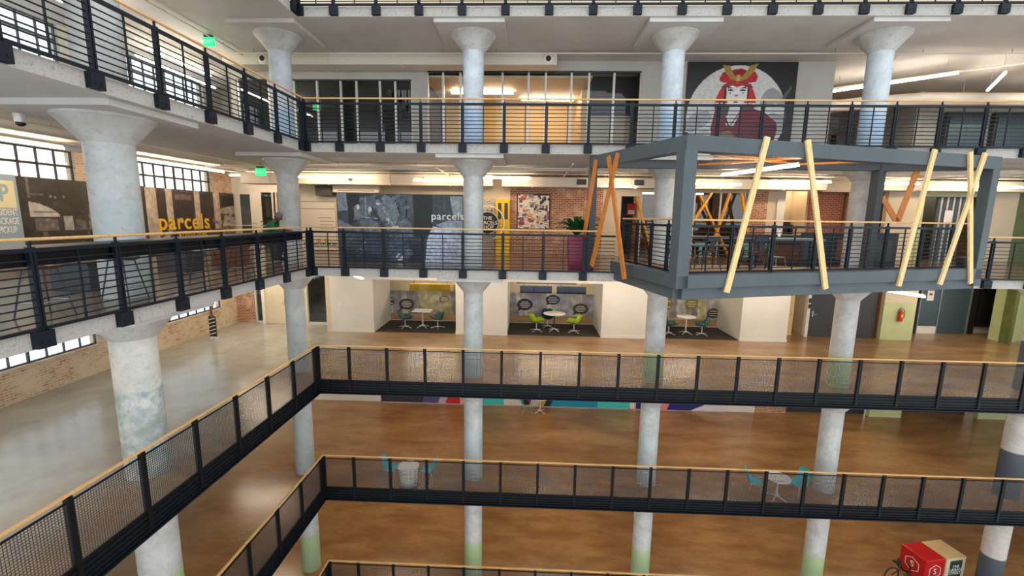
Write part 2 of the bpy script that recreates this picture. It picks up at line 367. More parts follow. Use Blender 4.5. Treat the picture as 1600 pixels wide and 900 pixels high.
# ================================================================== STRUCTURE
WHERE = {6: 'topmost gallery', 5: 'gallery with the helmeted woman mural', 4: 'gallery with the parcel photo murals', 3: 'gallery with the alcoves', 2: 'turquoise chair gallery', 1: 'lowest gallery'}
XL, XR, YB, YN = -7.6, 33.0, 15.0, -9.5
for l, z in F.items():
    poly = [(XL, YN), (-.05, YN), (-.05, .05), (XR, .05), (XR, YB), (XL, YB)]
    mb = MB(); mb.prism(poly, z - TH, z)
    o = mb.build('floor', 'slab_edge'); o['kind'] = 'structure'; o['label'] = 'concrete floor slab of the ' + WHERE[l]
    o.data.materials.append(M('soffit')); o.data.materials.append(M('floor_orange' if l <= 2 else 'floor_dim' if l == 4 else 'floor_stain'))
    for p in o.data.polygons:
        if p.normal.z < -.5: p.material_index = 1
        elif p.normal.z > .5: p.material_index = 2
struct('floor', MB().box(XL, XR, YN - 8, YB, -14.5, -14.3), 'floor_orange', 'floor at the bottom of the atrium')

# ---- columns, one per storey
POS = ['corner', 'first', 'second', 'third', 'fourth']
def column(l, x, y, m, label, r=.305):
    h = F[l + 1] - TH - F[l] if l < 6 else 3.2
    t = thing('column', label, 'column', (x, y, F[l]), 0, 'mushroom columns')
    if l < 6:
        MB().lathe([(r + .006, 0), (r, .05), (r, h - .54)], 32).build('shaft', m, t)
        MB().lathe([(r + .005, h - .56), (r + .05, h - .50), (r + .32, h - .17), (r + .355, h - .15), (r + .355, h - .105)], 32).build('capital', 'column_plain', t)
        MB().box(-.96, .96, -.96, .96, h - .11, h - .001).build('drop_panel', 'soffit', t, bevel=.01)
    else:
        MB().lathe([(.28, 0), (.28, h)], 32).build('shaft', m, t)
cm = {6: ['column_blue'] * 5, 5: ['column_blue'] * 5, 4: ['column_plain', 'column_worn', 'column_plain', 'column_plain', 'column_plain'],
      3: ['column_worn', 'column_worn', 'column_green', 'column_green', 'column_grey'], 2: ['column_worn', 'column_worn', 'column_worn', 'column_plain', 'column_grey'],
      1: ['column_lower', 'column_lower', 'column_lower', 'column_lower', 'column_grey']}
for l in (5, 4, 3, 2, 1):
    for i, x in enumerate(COLX):
        if i == 4 and l > 3: continue
        lab = ('concrete mushroom column at the corner of the ' if i == 0 else '%s concrete mushroom column right of the corner on the ' % POS[i]) + WHERE[l]
        column(l, x, COLY, cm[l][i], lab)
for l, m in ((5, 'column_plain'), (4, 'column_worn'), (3, 'column_side'), (2, 'column_lower'), (1, 'column_lower')):
    column(l, COLX[0], COLY - 5.91, m, 'near left concrete mushroom column by the windows on the ' + WHERE[l], .365)

# ---- left outer wall with steel windows
WIN = [(-3.35, .5), (2.55, 6.3)]
pane_me = {}
def bars(mb, x, y0, y1, z0, z1, ny, zs, t=.035):
    for k in range(ny + 1):
        y = y0 + (y1 - y0) * k / ny; wd = .05 if k in (0, ny, ny // 2) else .026
        mb.box(x - .03, x + .03, y - wd / 2, y + wd / 2, z0, z1)
    for z in zs: mb.box(x - .032, x + .032, y0, y1, z - t / 2, z + t / 2)
wn = 0
for l in (5, 4, 3, 2, 1):
    z0, z1 = F[l], F[l + 1] - TH; sh = .92 if l == 3 else 1.04
    mb = MB()
    if l >= 3:
        mb.box(-7.6, -7.3, YN, YB, z0, z0 + sh)
        ys = [YN, WIN[0][0], WIN[0][1], WIN[1][0], WIN[1][1], YB]
        for k in (0, 2, 4): mb.box(-7.6, -7.3, ys[k], ys[k + 1], z0 + sh, z1)
        mb.box(-7.34, -7.24, YN, 6.9, z0 + sh - .04, z0 + sh + .01) if l != 4 else None
    else: mb.box(-7.6, -7.3, YN, YB, z0, z1)
    struct('wall_left', mb, 'brick_side' if l != 5 else 'grey_wall', ('worn painted brick wall under the steel windows of the ' if l != 5 else 'grey painted wall under the steel windows of the ') + WHERE[l])
    if l >= 3:
        for (a, b) in WIN:
            wn += 1; zz = [z0 + sh + .02, z0 + 1.62, z0 + 2.22, z0 + 2.84, z1 - .02]
            w_ = MB(); bars(w_, -7.42, a, b, z0 + sh, z1, 8, zz); w_.box(-7.46, -7.38, a, b, z0 + 2.81, z0 + 2.87)
            o = struct('window_%d' % wn, w_, 'window_brown' if l == 4 else 'steel_dark', 'steel framed factory window, %s bay, %s' % ('near' if a < 0 else 'far', WHERE[l]))
            pw = (b - a) / 8
            for k in range(8):
                for q in range(4):
                    key = (round(pw, 3), q)
                    if key not in pane_me: pane_me[key] = MB().box(-.003, .003, .01, pw - .01, .01, zz[q + 1] - zz[q] - .01).mesh('pane', 'glass_clear')
                    share('pane', pane_me[key], o, (-7.42, a + k * pw, zz[q]))

# ---- railings
ROD = [.115 + .1 * i for i in range(9)]
post_me = MB().box(-.04, -.012, -.03, .03, -.23, 1.09).box(.012, .04, -.03, .03, -.23, 1.09).box(-.009, .009, -.02, .02, -.2, 1.17).mesh('post', 'steel_black')
brk_me = MB().box(-.11, .11, -.05, .045, -.225, -.0).box(-.06, -.03, -.06, -.04, -.16, -.13).box(.03, .06, -.06, -.04, -.16, -.13).mesh('mounting_bracket', 'steel_black')
pick_me = MB().box(-.011, .011, -.012, .012, .04, 1.05).mesh('picket', 'steel_black')
def rod_railing(label, loc, rz, L, posts, brackets=True):
    t = thing('railing', label, 'railing', loc, rz, 'dark rod railings with wooden handrail')
    MB().tube([(0, 0, 1.185), (L, 0, 1.185)], .0225, 10).build('handrail', 'oak', t)
    MB().box(0, L, -.028, .028, 1.02, 1.075).build('top_bar', 'steel_black', t)
    MB().box(0, L, -.03, .03, .01, .055).build('bottom_bar', 'steel_black', t)
    rm = MB().tube([(0, 0, 0), (L, 0, 0)], .0115, 6).mesh('rod', 'steel_black')
    for z in ROD: share('rod', rm, t, (0, 0, z))
    for x in posts:
        p = share('post', post_me, t, (x, 0, 0))
        if brackets: share('mounting_bracket', brk_me, p)
    for a, b in zip(posts, posts[1:]):
        if b - a > .8: share('picket', pick_me, t, ((a + b) / 2, 0, 0))
    return t
def back_posts(x1, x0=0.0):
    xs = [0.03] + [.973 + P * k for k in range(40)]; return [x for x in xs if x0 <= x <= x1]
LPOST = [.0] + [.2 + 1.192 * k for k in range(8)]
LL = 9.2
lposts = [LL - y for y in LPOST[:0:-1]]
lposts = sorted([LL - (.2 + 1.192 * k) for k in range(8)] + [LL - .02])
lposts = [p for p in lposts if p >= 0]
for l in (6, 5):
    rod_railing('dark rod railing along the back edge of the ' + WHERE[l], (0, 0, F[l]), 0, 27, back_posts(26.9))
rod_railing('dark rod railing between the corner and the projecting balcony, ' + WHERE[4], (0, 0, F[4]), 0, 8.75, back_posts(8.8))
rod_railing('short dark rod railing right of the projecting balcony', (18.45, 0, F[4]), 0, 8.5, [.06] + [.55 + P * k for k in range(7)])
for l in (6, 5, 4):
    rod_railing('dark rod railing along the left edge of the ' + WHERE[l], (0, -LL, F[l]), PI / 2, LL, lposts)

PH = .95
def mesh_panel(wd):
    mb = MB(); n = int(wd / .040); k = int(PH / .040)
    for i in range(n + 1): x = wd * i / n; mb.box(x - .0045, x + .0045, -.004, .0, 0, PH)
    for i in range(k + 1): z = PH * i / k; mb.box(0, wd, 0, .004, z - .0045, z + .0045)
    return mb.mesh('wire_mesh', 'mesh_wire')
mp_cache = {}
mpost_me = MB().box(-.04, .04, -.04, .035, -.2, 1.175).mesh('post', 'steel_black_matt')
def mesh_railing(label, loc, rz, L, posts):
    t = thing('mesh_railing', label, 'railing', loc, rz, 'black wire mesh railings with wooden cap')
    MB().box(0, L, -.028, .028, 1.18, 1.208).build('handrail', 'oak', t, bevel=.006)
    MB().box(0, L, -.014, .014, 1.085, 1.108).build('top_bar', 'steel_black_matt', t)
    MB().box(0, L, -.016, .016, .115, .14).build('bottom_bar', 'steel_black_matt', t)
    MB().box(0, L, .0, .05, -.29, .115).build('edge_channel', 'steel_black_matt', t)
    MB().box(0, L, -.07, .0, -.30, -.275).box(0, L, -.05, .0, -.215, -.20).box(0, L, -.03, .0, .03, .05).box(0, L, -.03, .0, -.06, -.04).box(0, L, -.03, 0, -.15, -.13).build('channel_flange', 'steel_black', t)
    for x in posts: share('post', mpost_me, t, (x, 0, 0))
    for a, b in zip(posts, posts[1:]):
        wd = round(b - a - .07, 2)
        if wd < .2: continue
        if wd not in mp_cache: mp_cache[wd] = mesh_panel(wd)
        share('wire_mesh', mp_cache[wd], t, (a + .035, 0, .138))['kind'] = 'stuff'
    return t
for l in (3, 2, 1):
    bp = [.03] + [.973 + P * k for k in range(22)]
    mesh_railing('black wire mesh railing along the back edge of the ' + WHERE[l], (0, 0, F[l]), 0, 25.3, bp)
    ly = sorted(y for y in [LL - .03] + [LL - (.21 + 1.192 * k) for k in range(8)] if y > 0)
    mesh_railing('black wire mesh railing along the left edge of the ' + WHERE[l], (0, -LL, F[l]), PI / 2, LL, ly)

# ================================================================== WALLS, top level of rooms (5)
def wall(mb, m, label, name='wall_back'): return struct(name, mb, m, label)
z5, c5 = F[5], F[6] - TH
Y5 = 3.5
wall(MB().box(2.14, 2.68, Y5, Y5 + .2, z5, c5).box(-4.1, 2.14, Y5, Y5 + .2, 6.2, c5).box(2.68, 10.02, Y5, Y5 + .2, 6.49, c5).box(10.02, 16.4, Y5, Y5 + .2, z5, c5).box(16.2, 16.4, Y5 + .2, 12, z5, c5)
     .box(-4.3, -4.1, Y5, 7.6, z5, c5), 'grey_wall', 'pale wall carrying the two glass shopfronts and the helmeted woman mural')
wall(MB().box(-7.3, -4.3, 7.4, 7.6, z5, c5), 'grey_wall', 'pale rear wall left of the shopfronts, upper gallery')
# rooms behind the shopfronts
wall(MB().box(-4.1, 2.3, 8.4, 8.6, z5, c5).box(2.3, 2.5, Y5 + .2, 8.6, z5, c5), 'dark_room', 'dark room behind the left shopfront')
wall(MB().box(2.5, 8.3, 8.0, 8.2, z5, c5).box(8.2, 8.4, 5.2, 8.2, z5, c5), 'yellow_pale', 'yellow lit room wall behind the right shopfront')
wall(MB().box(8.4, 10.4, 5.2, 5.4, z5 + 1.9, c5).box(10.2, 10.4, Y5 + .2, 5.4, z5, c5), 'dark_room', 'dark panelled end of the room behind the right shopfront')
wall(MB().box(8.4, 10.2, 5.3, 5.4, z5, z5 + 1.9), 'cream_paint', 'cream partition low in the right shopfront room')
struct('ceiling', MB().box(2.5, 8.4, Y5 + .3, 8.0, 6.35, 6.42), 'cream_paint', 'dropped ceiling inside the yellow lit room')
def storefront(label, x0, x1, z0, z1, y, mull, gm, fm='white_metal', trans=None):
    t = thing('shopfront', label, 'shopfront', (0, y, 0))
    xs = [x0] + mull + [x1]
    for x in xs: MB().box(x - .035, x + .035, -.05, .06, z0, z1).build('mullion', fm, t)
    MB().box(x0, x1, -.05, .06, z1 - .05, z1).build('head_frame', 'steel_dark', t); MB().box(x0, x1, -.05, .06, z0, z0 + .12).build('sill_frame', fm, t)
    for a, b in zip(xs, xs[1:]):
        MB().box(a + .035, b - .035, -.004, .004, z0 + .12, z1 - .05).build('pane', gm, t)
    return t
storefront('dark glazed shopfront with pale mullions left of the lit room', -4.05, 2.14, z5, 6.2, Y5 + .08, [-2.95, -2.04, -1.22, -.38, .18, 1.01, 1.55], 'glass_dark')
storefront('long glazed shopfront of the yellow lit room', 2.68, 10.02, z5, 6.49, Y5 + .08, [3.23, 3.83, 5.29, 6.19, 6.78, 7.66, 8.26, 9.11], 'glass_clear')
wall(MB().box(16.4, 33, 11.8, 12, z5, c5), 'grey_wall', 'pale far wall at the right of the upper gallery')
wall(MB().box(32.8, 33, .3, 12, z5, c5).box(32.8, 33, .3, 15, -.0, F[5] - TH).box(32.8, 33, .3, 15, F[3], -TH).box(32.8, 33, .3, 15, F[2], F[3] - TH).box(32.8, 33, .3, 15, F[1], F[2] - TH), 'cream_paint', 'right end wall of the galleries', 'wall_right')
# dark lift fronts at the right of the upper gallery
for k, (x0, x1, lab) in enumerate(((23.3, 24.9, 'left dark lift doors on the upper gallery'), (25.2, 26.6, 'right dark lift doors on the upper gallery'))):
    t = thing('lift_doors', lab, 'lift doors', (x0, 6.98, z5)); wdt = x1 - x0
    MB().box(0, wdt, .1, .3, 0, 2.5).build('surround', 'steel_dark', t)
    for q in (0, 1): MB().box(.08 + q * (wdt - .16) / 2, .08 + (q + 1) * (wdt - .16) / 2 - .01, .05, .11, .05, 2.3).build('door_leaf', 'slate_door', t)
wall(MB().box(22.2, 33, 7.3, 7.5, z5, c5), 'grey_wall', 'pale wall behind the lift doors of the upper gallery')
wall(MB().box(22.0, 22.2, 7.0, 12, z5, c5), 'grey_wall', 'pale return wall left of the lift doors of the upper gallery')
tag(MB().box(20.2, 20.9, 9.0, 9.4, z5, z5 + 2.0).build('notice_column', 'charcoal'), 'grey poster column behind the railing of the upper gallery', 'column')
o = thing('wall_notice', 'yellow notice on the pale wall right of the woman mural', 'notice', (17.6, 11.7, 5.0)); MB().box(0, .45, 0, .05, 0, .9).build('plate', 'yellow_paint', o)

# ================================================================== level 4 walls
c4 = F[5] - TH; Y4 = 6.0
wall(MB().box(-3.4, 5.5, Y4, Y4 + .2, 0, c4).box(-3.6, -3.4, Y4, 7.8, 0, c4), 'cream_paint', 'cream wall behind the grey parcel mural')
wall(MB().box(5.5, 9.3, Y4, Y4 + .2, 0, c4), 'brick_back', 'worn red brick wall behind the collage poster')
wall(MB().box(9.3, 10.05, Y4, Y4 + .2, 0, c4).box(10.05, 10.75, Y4, Y4 + .2, 2.45, c4).box(10.75, 10.85, Y4, Y4 + .2, 0, c4).box(10.85, 15.1, Y4, Y4 + .2, 2.62, c4).box(15.9, 16.6, Y4, Y4 + .2, 0, c4)
     .box(16.6, 18.0, Y4 + 1.9, Y4 + 2.1, 0, c4).box(16.5, 16.6, Y4 + .2, Y4 + 2.1, 0, c4).box(18.0, 20.2, Y4 + .0, Y4 + .2, 2.72, c4), 'cream_paint', 'cream wall behind the projecting balcony')
wall(MB().box(15.1, 15.9, Y4, Y4 + .2, 0, c4), 'brick_back', 'narrow brick pier right of the glazed room')
wall(MB().box(18.0, 19.3, Y4 + .6, Y4 + .8, 0, c4), 'brick_red', 'red brick panel left of the third column')
wall(MB().box(19.3, 20.6, Y4 + .3, Y4 + .5, 0, c4), 'brick_back', 'brick panel behind the orange braces')
wall(MB().box(20.6, 21.9, Y4, Y4 + .2, 0, c4).box(21.9, 24.4, Y4, Y4 + .2, 2.66, c4).box(24.4, 25.6, Y4, Y4 + .2, 0, c4), 'cream_paint', 'cream wall around the dark doorways at the right')
wall(MB().box(25.6, 33, Y4, Y4 + .2, 0, c4), 'green_dark', 'olive green wall at the far right of the middle gallery')
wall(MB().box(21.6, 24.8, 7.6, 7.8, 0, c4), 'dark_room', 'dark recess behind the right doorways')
wall(MB().box(-7.3, -6.0, 7.6, 7.8, 0, c4).box(-6.0, -4.6, 7.6, 7.8, 2.5, c4).box(-4.6, -3.6, 7.6, 7.8, 0, c4), 'white_paint', 'white wall around the glazed door behind the corner column')
wall(MB().box(-7.3, -3.6, 9.0, 9.2, 0, c4), 'cream_paint', 'cream lobby wall beyond the glazed door')
wall(MB().box(9.8, 15.6, 10.4, 10.6, 0, c4).box(9.7, 9.8, Y4 + .2, 10.6, 0, c4).box(15.6, 15.7, Y4 + .2, 10.6, 0, c4), 'tan_floor', 'brown back wall of the glazed meeting room')
wall(MB().box(-7.3, -5.0, 6.7, 7.1, 1.0, 1.02), 'white_paint', 'narrow white ledge by the far window')
# ================================================================== level 3 walls
z3, c3 = F[3], -TH; Y3 = 6.1
BL = [(-2.3, -.40), (3.20, 5.44), (9.48, 12.2), (15.35, 17.3)]
names3 = ['white wall block left of the first alcove', 'white wall block between first and second alcove', 'white wall block between second and third alcove', 'white wall block right of the third alcove']
for (a, b), n in zip(BL, names3):
    wall(MB().box(a, b, Y3, 8.5, z3, c3), 'white_paint', n)
    struct('baseboard_back', MB().box(a - .015, b + .015, Y3 - .02, Y3, z3, z3 + .13), 'white_laminate', 'white skirting board of the ' + n)
wall(MB().box(-.40, 3.2, Y3, Y3 + .25, -1.2, c3).box(5.44, 9.48, Y3, Y3 + .25, -1.2, c3).box(12.2, 15.35, Y3, Y3 + .25, -1.2, c3), 'white_paint', 'white header above the three alcoves')
wall(MB().box(-2.3, 17.3, 12.2, 12.4, z3, c3).box(17.2, 17.4, 8.5, 12.4, z3, c3), 'cream_paint', 'cream wall of the corridor behind the alcoves')
wall(MB().box(-7.3, -6.35, 7.3, 7.5, z3, c3), 'brick_back', 'painted brick return in the far left corner')
wall(MB().box(-6.35, -5.9, 7.3, 7.5, -1.3, c3).box(-5.9, -3.9, 7.3, 7.5, -1.0, c3).box(-3.9, -2.3, 7.3, 7.5, -1.0, c3).box(-2.5, -2.3, 6.1, 7.5, z3, c3), 'cream_paint', 'cream wall over the double doors in the left corner')
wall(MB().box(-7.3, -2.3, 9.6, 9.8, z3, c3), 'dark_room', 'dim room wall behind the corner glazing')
# right part of level 3
Yr = 7.15
wall(MB().box(17.3, 17.72, Y3 + .9, 7.3, z3, c3).box(17.9, 18.75, Yr, Yr + .15, -.95, c3), 'cream_paint', 'cream wall left of the open corridor doorway')
wall(MB().box(17.4, 22.0, 10.0, 10.2, z3, c3), 'cream_paint', 'cream far wall seen through the open doorway')
wall(MB().box(21.75, 23.1, Yr - .25, Yr + .15, z3, z3 + 1.67), 'green_paint', 'pale green dado wall carrying the fire extinguisher')
wall(MB().box(21.75, 23.1, Yr - .25, Yr + .15, z3 + 1.67, c3), 'cream_paint', 'cream upper wall above the pale green dado')
wall(MB().box(23.1, 33, 8.6, 8.8, z3, c3).box(18.7, 18.9, Yr, 8.6, z3, c3), 'cream_paint', 'cream wall around the lift fronts')
wall(MB().box(26.9, 27.6, 7.0, 7.5, z3, c3).box(27.6, 33, 7.2, 7.4, z3, c3), 'green_paint', 'pale green pillar at the far right')
# ================================================================== level 2 / 1 back walls
struct('wall_back', MB().box(-7.3, -.5, 6.9, 7.1, F[2], F[3] - TH).box(15.5, 16.7, 6.9, 7.1, F[2], F[3] - TH).box(11.1, 11.3, 6.9, 7.1, F[2], F[3] - TH), 'white_paint', 'white back wall of the turquoise chair gallery')
struct('wall_back', MB().box(16.7, 18.1, 6.9, 7.1, F[2], F[3] - TH), 'brick_back', 'brick strip in the back wall of the turquoise chair gallery')
struct('wall_back', MB().box(18.1, 21.7, 7.1, 7.3, F[2], F[3] - TH).box(23.1, 26.5, 7.5, 7.7, F[2], F[3] - TH), 'dark_room', 'dark doors in the back wall of the turquoise chair gallery')
struct('wall_back', MB().box(21.7, 23.1, 6.8, 7.0, F[2], F[3] - TH).box(26.5, 33, 6.9, 7.1, F[2], F[3] - TH), 'green_paint', 'pale green wall strips of the turquoise chair gallery')
struct('wall_back', MB().box(-7.3, 33, 9.0, 9.2, F[1], F[2] - TH), 'cream_paint', 'back wall of the lowest gallery')

wall(MB().box(XL + .3, 32.8, 12.0, 12.1, 0, c4), 'cream_paint', 'cream far wall closing the parcel gallery')
wall(MB().box(17.9, 18.0, Y4 + .8, Y4 + 2.1, 0, c4), 'cream_paint', 'side wall of the cream recess behind the balcony')
wall(MB().box(16.6, 18.0, Y4 + .3, Y4 + .4, 2.75, c4), 'cream_paint', 'cream lintel over the recess behind the balcony')
wall(MB().box(XL, XR, 4.0, 4.2, F[6], F[6] + 3.2), 'cream_paint', 'cream back wall of the topmost gallery')
wall(MB().box(17.4, 32.8, 12.4, 12.5, z3, c3), 'cream_paint', 'cream far wall closing the alcove gallery')

# ================================================================== PROJECTING BALCONY
K = Vector((9.55, -3.1)); R_ = Vector((18.25, -.35)); B_ = Vector((15.95, .35)); L_ = Vector((8.08, .32))
bal = thing('projecting_balcony', 'grey steel framed balcony with leaning timber boards projecting into the atrium', 'balcony', (0, 0, 0))
def beam2(a, b, z0, z1, wd, name, m='steel_grey', par=bal, ext=0):
    d = (b - a).normalized(); a2, b2 = a - d * ext, b + d * ext; zc = (z0 + z1) / 2
    return MB().bar((*a2, zc), (*b2, zc), wd, z1 - z0).build(name, m, par, bevel=.012)
beam2(K, R_, 2.93, 3.25, .26, 'top_beam', ext=.13); beam2(L_, K, 2.93, 3.25, .26, 'top_beam', ext=.0)
beam2(R_, B_, 2.93, 3.25, .22, 'top_beam', 'steel_dark'); beam2(L_, B_, 2.95, 3.2, .18, 'top_beam', 'steel_dark')
beam2(K, R_, .08, .37, .26, 'deck_beam', ext=.13); beam2(Vector((8.75, -.0)), K, .08, .37, .26, 'deck_beam', ext=0)
nrm = Vector((K - R_).orthogonal()).normalized(); nrm = nrm if nrm.y > 0 else -nrm
nl = Vector((K - L_).orthogonal()).normalized(); nl = nl if nl.x > 0 else -nl
beam2(K + nrm * .12 + Vector((.1, 0)), R_ + nrm * .06, -.18, .08, .22, 'lower_channel'); beam2(Vector((8.85, -.0)), K + nrm * .1 + nl * .06, -.18, .08, .22, 'lower_channel')
MB().prism([(8.8, .04), (K.x + .1, K.y + .1), (R_.x, R_.y), (R_.x - .3, .04)], .22, .29).build('deck', 'tan_floor', bal)
for p, wd, z0, m in ((K, .30, .08, 'steel_grey'), (R_, .26, -.1, 'steel_grey'), (B_, .24, 0, 'steel_dark'), (L_, .2, 0, 'steel_dark')):
    q = p + (nrm * .02 if p in (K,) else Vector((0, 0)))
    dd = (R_ - K).normalized(); MB().bar((q.x, q.y, z0), (q.x, q.y, 2.94), wd, wd, (dd.x, dd.y, 0)).build('corner_post', m, bal, bevel=.01)
def board_on(a, b, ta, tb, za, zb, off, m, wd=.13):
    """a board leaning on the outer faces of the beams between two points of an edge"""
    d = (b - a).normalized(); n = Vector((d.y, -d.x)); n = n if n.y < 0 or abs(n.y) < .2 and n.x < 0 else -n
    p = a + (b - a) * ta + n * off; q = a + (b - a) * tb + n * off
    MB().bar((p.x, p.y, za), (q.x, q.y, zb), .05, wd, (d.x, d.y, 0)).build('timber_board', m, bal)
for ta, tb in ((.198, .123), (.316, .428), (.741, .684), (.875, .966), (.934, .841)):
    board_on(K, R_, ta, tb, 3.30, -.02, .16, 'pine')
for ta, tb, za, zb in ((.11, -.02, 3.12, 1.0), (.387, .109, 3.17, .22), (.273, .536, 3.14, .05)):
    board_on(L_, K, ta, tb, za, zb, .16, 'pine_orange')
for ta, tb in ((.936, .756), (.627, .756)):
    board_on(R_, B_, ta, tb, 2.25 if ta > .9 else 3.1, 1.55, -.02, 'pine_orange')
for a, b in (((9.8, -2.6, 3.05), (13.6, .2, 3.08)), ((13.6, .2, 3.08), (15.4, -1.0, 3.06)), ((11.0, .25, 3.05), (13.2, -1.6, 3.07))):
    MB().bar(a, b, .13, .05).build('roof_brace', 'pine_orange', bal)
# inner railing of the balcony, stands on the deck beams
def run_railing(label, a, b, z, posts):
    d = b - a; t = rod_railing(label, (a.x, a.y, z), math.atan2(d.y, d.x), d.length, posts, False); return t
ka = K + nrm * .16 + nl * .16
fr = R_ + nrm * .16 - (R_ - K).normalized() * .15
n = (fr - ka).length
run_railing('dark rod railing along the long front of the projecting balcony', ka, fr, .36, [.0, .144 * n, .274 * n, .416 * n, .535 * n, .67 * n, .81 * n, .93 * n])
la = Vector((8.80, .02)) + nl * .16; n2 = (ka - la).length
run_railing('dark rod railing along the short left side of the projecting balcony', la, ka - (ka - la).normalized() * .03, .36, [.03, .3 * n2, .55 * n2, .8 * n2])

# ================================================================== CEILING SERVICES
def lamp(label, a, b, z, m='tube_warm', hang=None, group='linear ceiling lamps'):
    a, b = Vector((*a, z)), Vector((*b, z)); t = thing('linear_lamp', label, 'lamp', tuple((a + b) / 2), 0, group); c = (a + b) / 2
    A, Bb = a - c, b - c
    MB().bar(A + Vector((0, 0, .05)), Bb + Vector((0, 0, .05)), .022, .05).build('housing', 'lamp_housing', t)
    MB().bar(A, Bb, .06, .045).build('diffuser', m, t)
    if hang:
        for k in (.15, .85):
            p = A + (Bb - A) * k; MB().tube([p + Vector((0, 0, .07)), (p.x, p.y, hang - z)], .006, 5).build('hanging_wire', 'galvanised', t)
s4, s5, s3, s2, s1 = F[5] - TH, F[6] - TH, -TH, F[3] - TH, F[2] - TH
for lab, a, b, z in (('lamp left of the first column above the photo mural', (-2.5, 4.4), (.35, 4.4), 2.94), ('lamp above the middle of the photo mural', (1.95, 4.3), (4.3, 4.1), 2.86),
        ('lamp right of the first column before the brick wall', (4.45, 4.4), (6.3, 4.4), 2.98), ('lamp behind the left post of the balcony', (8.95, 4.3), (10.3, 4.7), 2.72),
        ('lamp before the glazed room behind the balcony', (12.35, 4.4), (14.1, 4.5), 2.84), ('tilted lamp under the balcony roof', (11.95, 1.0), (12.6, -1.7), 2.84),
        ('lamp right of the second balcony column', (19.1, 4.4), (20.4, 4.4), 2.93), ('long lamp at the right end of the parcel gallery', (21.4, 4.6), (24.2, 4.6), 2.86), ('slanting lamp at the far right of the parcel gallery', (26.6, 8.4), (25.2, 6.2 - .1), 2.7),
        ('long lamp beside the far window over the wall photo', (-5.5, .5), (-5.5, 4.5), 3.1), ('lamp beside the near window over the wall photo', (-5.5, -5.5), (-5.5, -1.5), 3.1),
        ('fill lamp added before the white glazed entrance', (-6.4, 6.2), (-4.4, 6.2), 3.12), ('fill lamp added in the cream recess behind the balcony', (16.8, 7.2), (17.8, 7.2), 3.0), ('fill lamp added before the brick pier behind the balcony', (15.2, 4.6), (17.4, 4.6), 2.98), ('lamp in the dark recess at the right', (22, 7.0), (24.2, 7.0), 3.0),  # entrance, cream recess and brick pier lamps are added to brighten dim walls
        ('lamp inside the glazed meeting room', (11.4, 8.4), (14.2, 8.4), 2.7)):
    lamp('warm linear ' + lab, a, b, z, 'tube_warm', s4)
for lab, a, b, z in (('lamp at the open right end of the upper gallery', (18.5, 4.3), (19.95, 3.0), 6.3), ('lamp behind the third column on the upper gallery', (17.4, 5.2), (18.45, 4.35), 6.3), ('lamp at the far right edge of the upper gallery', (21.0, 2.6), (22.4, 4.6), 6.2),
        ('lamp in the lobby right of the upper gallery', (24.0, 4.4), (27, 4.4), 6.2),
        ('near lamp over the left wing of the upper gallery', (-4.5, -2.8), (-4.5, -.6), 6.3), ('far lamp over the left wing of the upper gallery', (-4.5, .3), (-4.5, 2.8), 6.1), ('lamp by the windows of the upper left wing', (-5.9, 1.5), (-5.9, 5.0), 6.3)):
    lamp('pale linear ' + lab, a, b, z, 'tube_cool', s5)
for lab, a, b, z in (('left lamp in the yellow room behind the shopfront', (3.2, 5.4), (5.6, 5.4), 6.25), ('right lamp in the yellow room behind the shopfront', (5.9, 6.4), (8.0, 6.4), 6.25)):
    lamp('warm linear ' + lab, a, b, z, 'tube_warm', 6.35)
for lab, a, b, z in (('slanting lamp under the right end of the balcony', (18.05, 2.96), (18.5, 1.26), -.7), ('lamp left of the first alcove', (-.4, 3.5), (.6, 2.3), -.62), ('lamp before the second alcove', (6.2, 3.2), (8.6, 3.2), -.5), ('lamp before the third alcove', (12.4, 3.2), (14.8, 3.2), -.5),
        ('corridor lamp behind the first alcove', (-.2, 10.4), (3.0, 10.4), -.75), ('corridor lamp behind the second alcove', (5.8, 10.4), (9.2, 10.4), -.75), ('corridor lamp behind the third alcove', (12.2, 10.4), (15.4, 10.4), -.75), ('lamp beyond the open corridor doorway', (18.9, 8.6), (21, 8.6), -.7), ('lamp before the lift fronts', (23.6, 5.2), (26.4, 5.2), -.6), ('lamp over the corner double doors', (-6.2, 5.4), (-3.6, 5.4), -.6)):
    lamp('warm linear ' + lab, a, b, z, 'tube_hall', s3)
for k, x in enumerate((-4.0, 3.2, 9.9, 16.4, 22.6)):  # lamps out of view behind the slab, added to brighten white blocks and floor
    lamp('added hidden fill lamp over the alcove walkway, number %s from the left' % ('one', 'two', 'three', 'four', 'five')[k], (x - 1.2, 4.2), (x + 1.2, 4.2), s3 - .12, 'tube_hall', s3)
for k, y in enumerate((-7.5, -5.0)[:1]):  # unseen lamp added as fill for the left wing floor
    lamp('added hidden fill lamp over the left wing of the gallery with the alcoves', (-4.6, y - 1.2), (-4.6, y + 1.2), s3 - .12, 'tube_hall', s3)
for k, x in enumerate((-4.5, 1.5, 7.5, 13.5, 19.5)):  # unseen lamps added under both slabs to lift the two lower floors
    lamp('added hidden fill lamp number %s from the left under the alcove gallery' % ('one', 'two', 'three', 'four', 'five')[k], (x - 1.2, 4.0), (x + 1.2, 4.0), s2 - .12, 'tube_hall', s2)
    lamp('added hidden fill lamp number %s from the left above the red cargo box gallery' % ('one', 'two', 'three', 'four', 'five')[k], (x - 1.2, 4.0), (x + 1.2, 4.0), s1 - .12, 'tube_hall', s1)

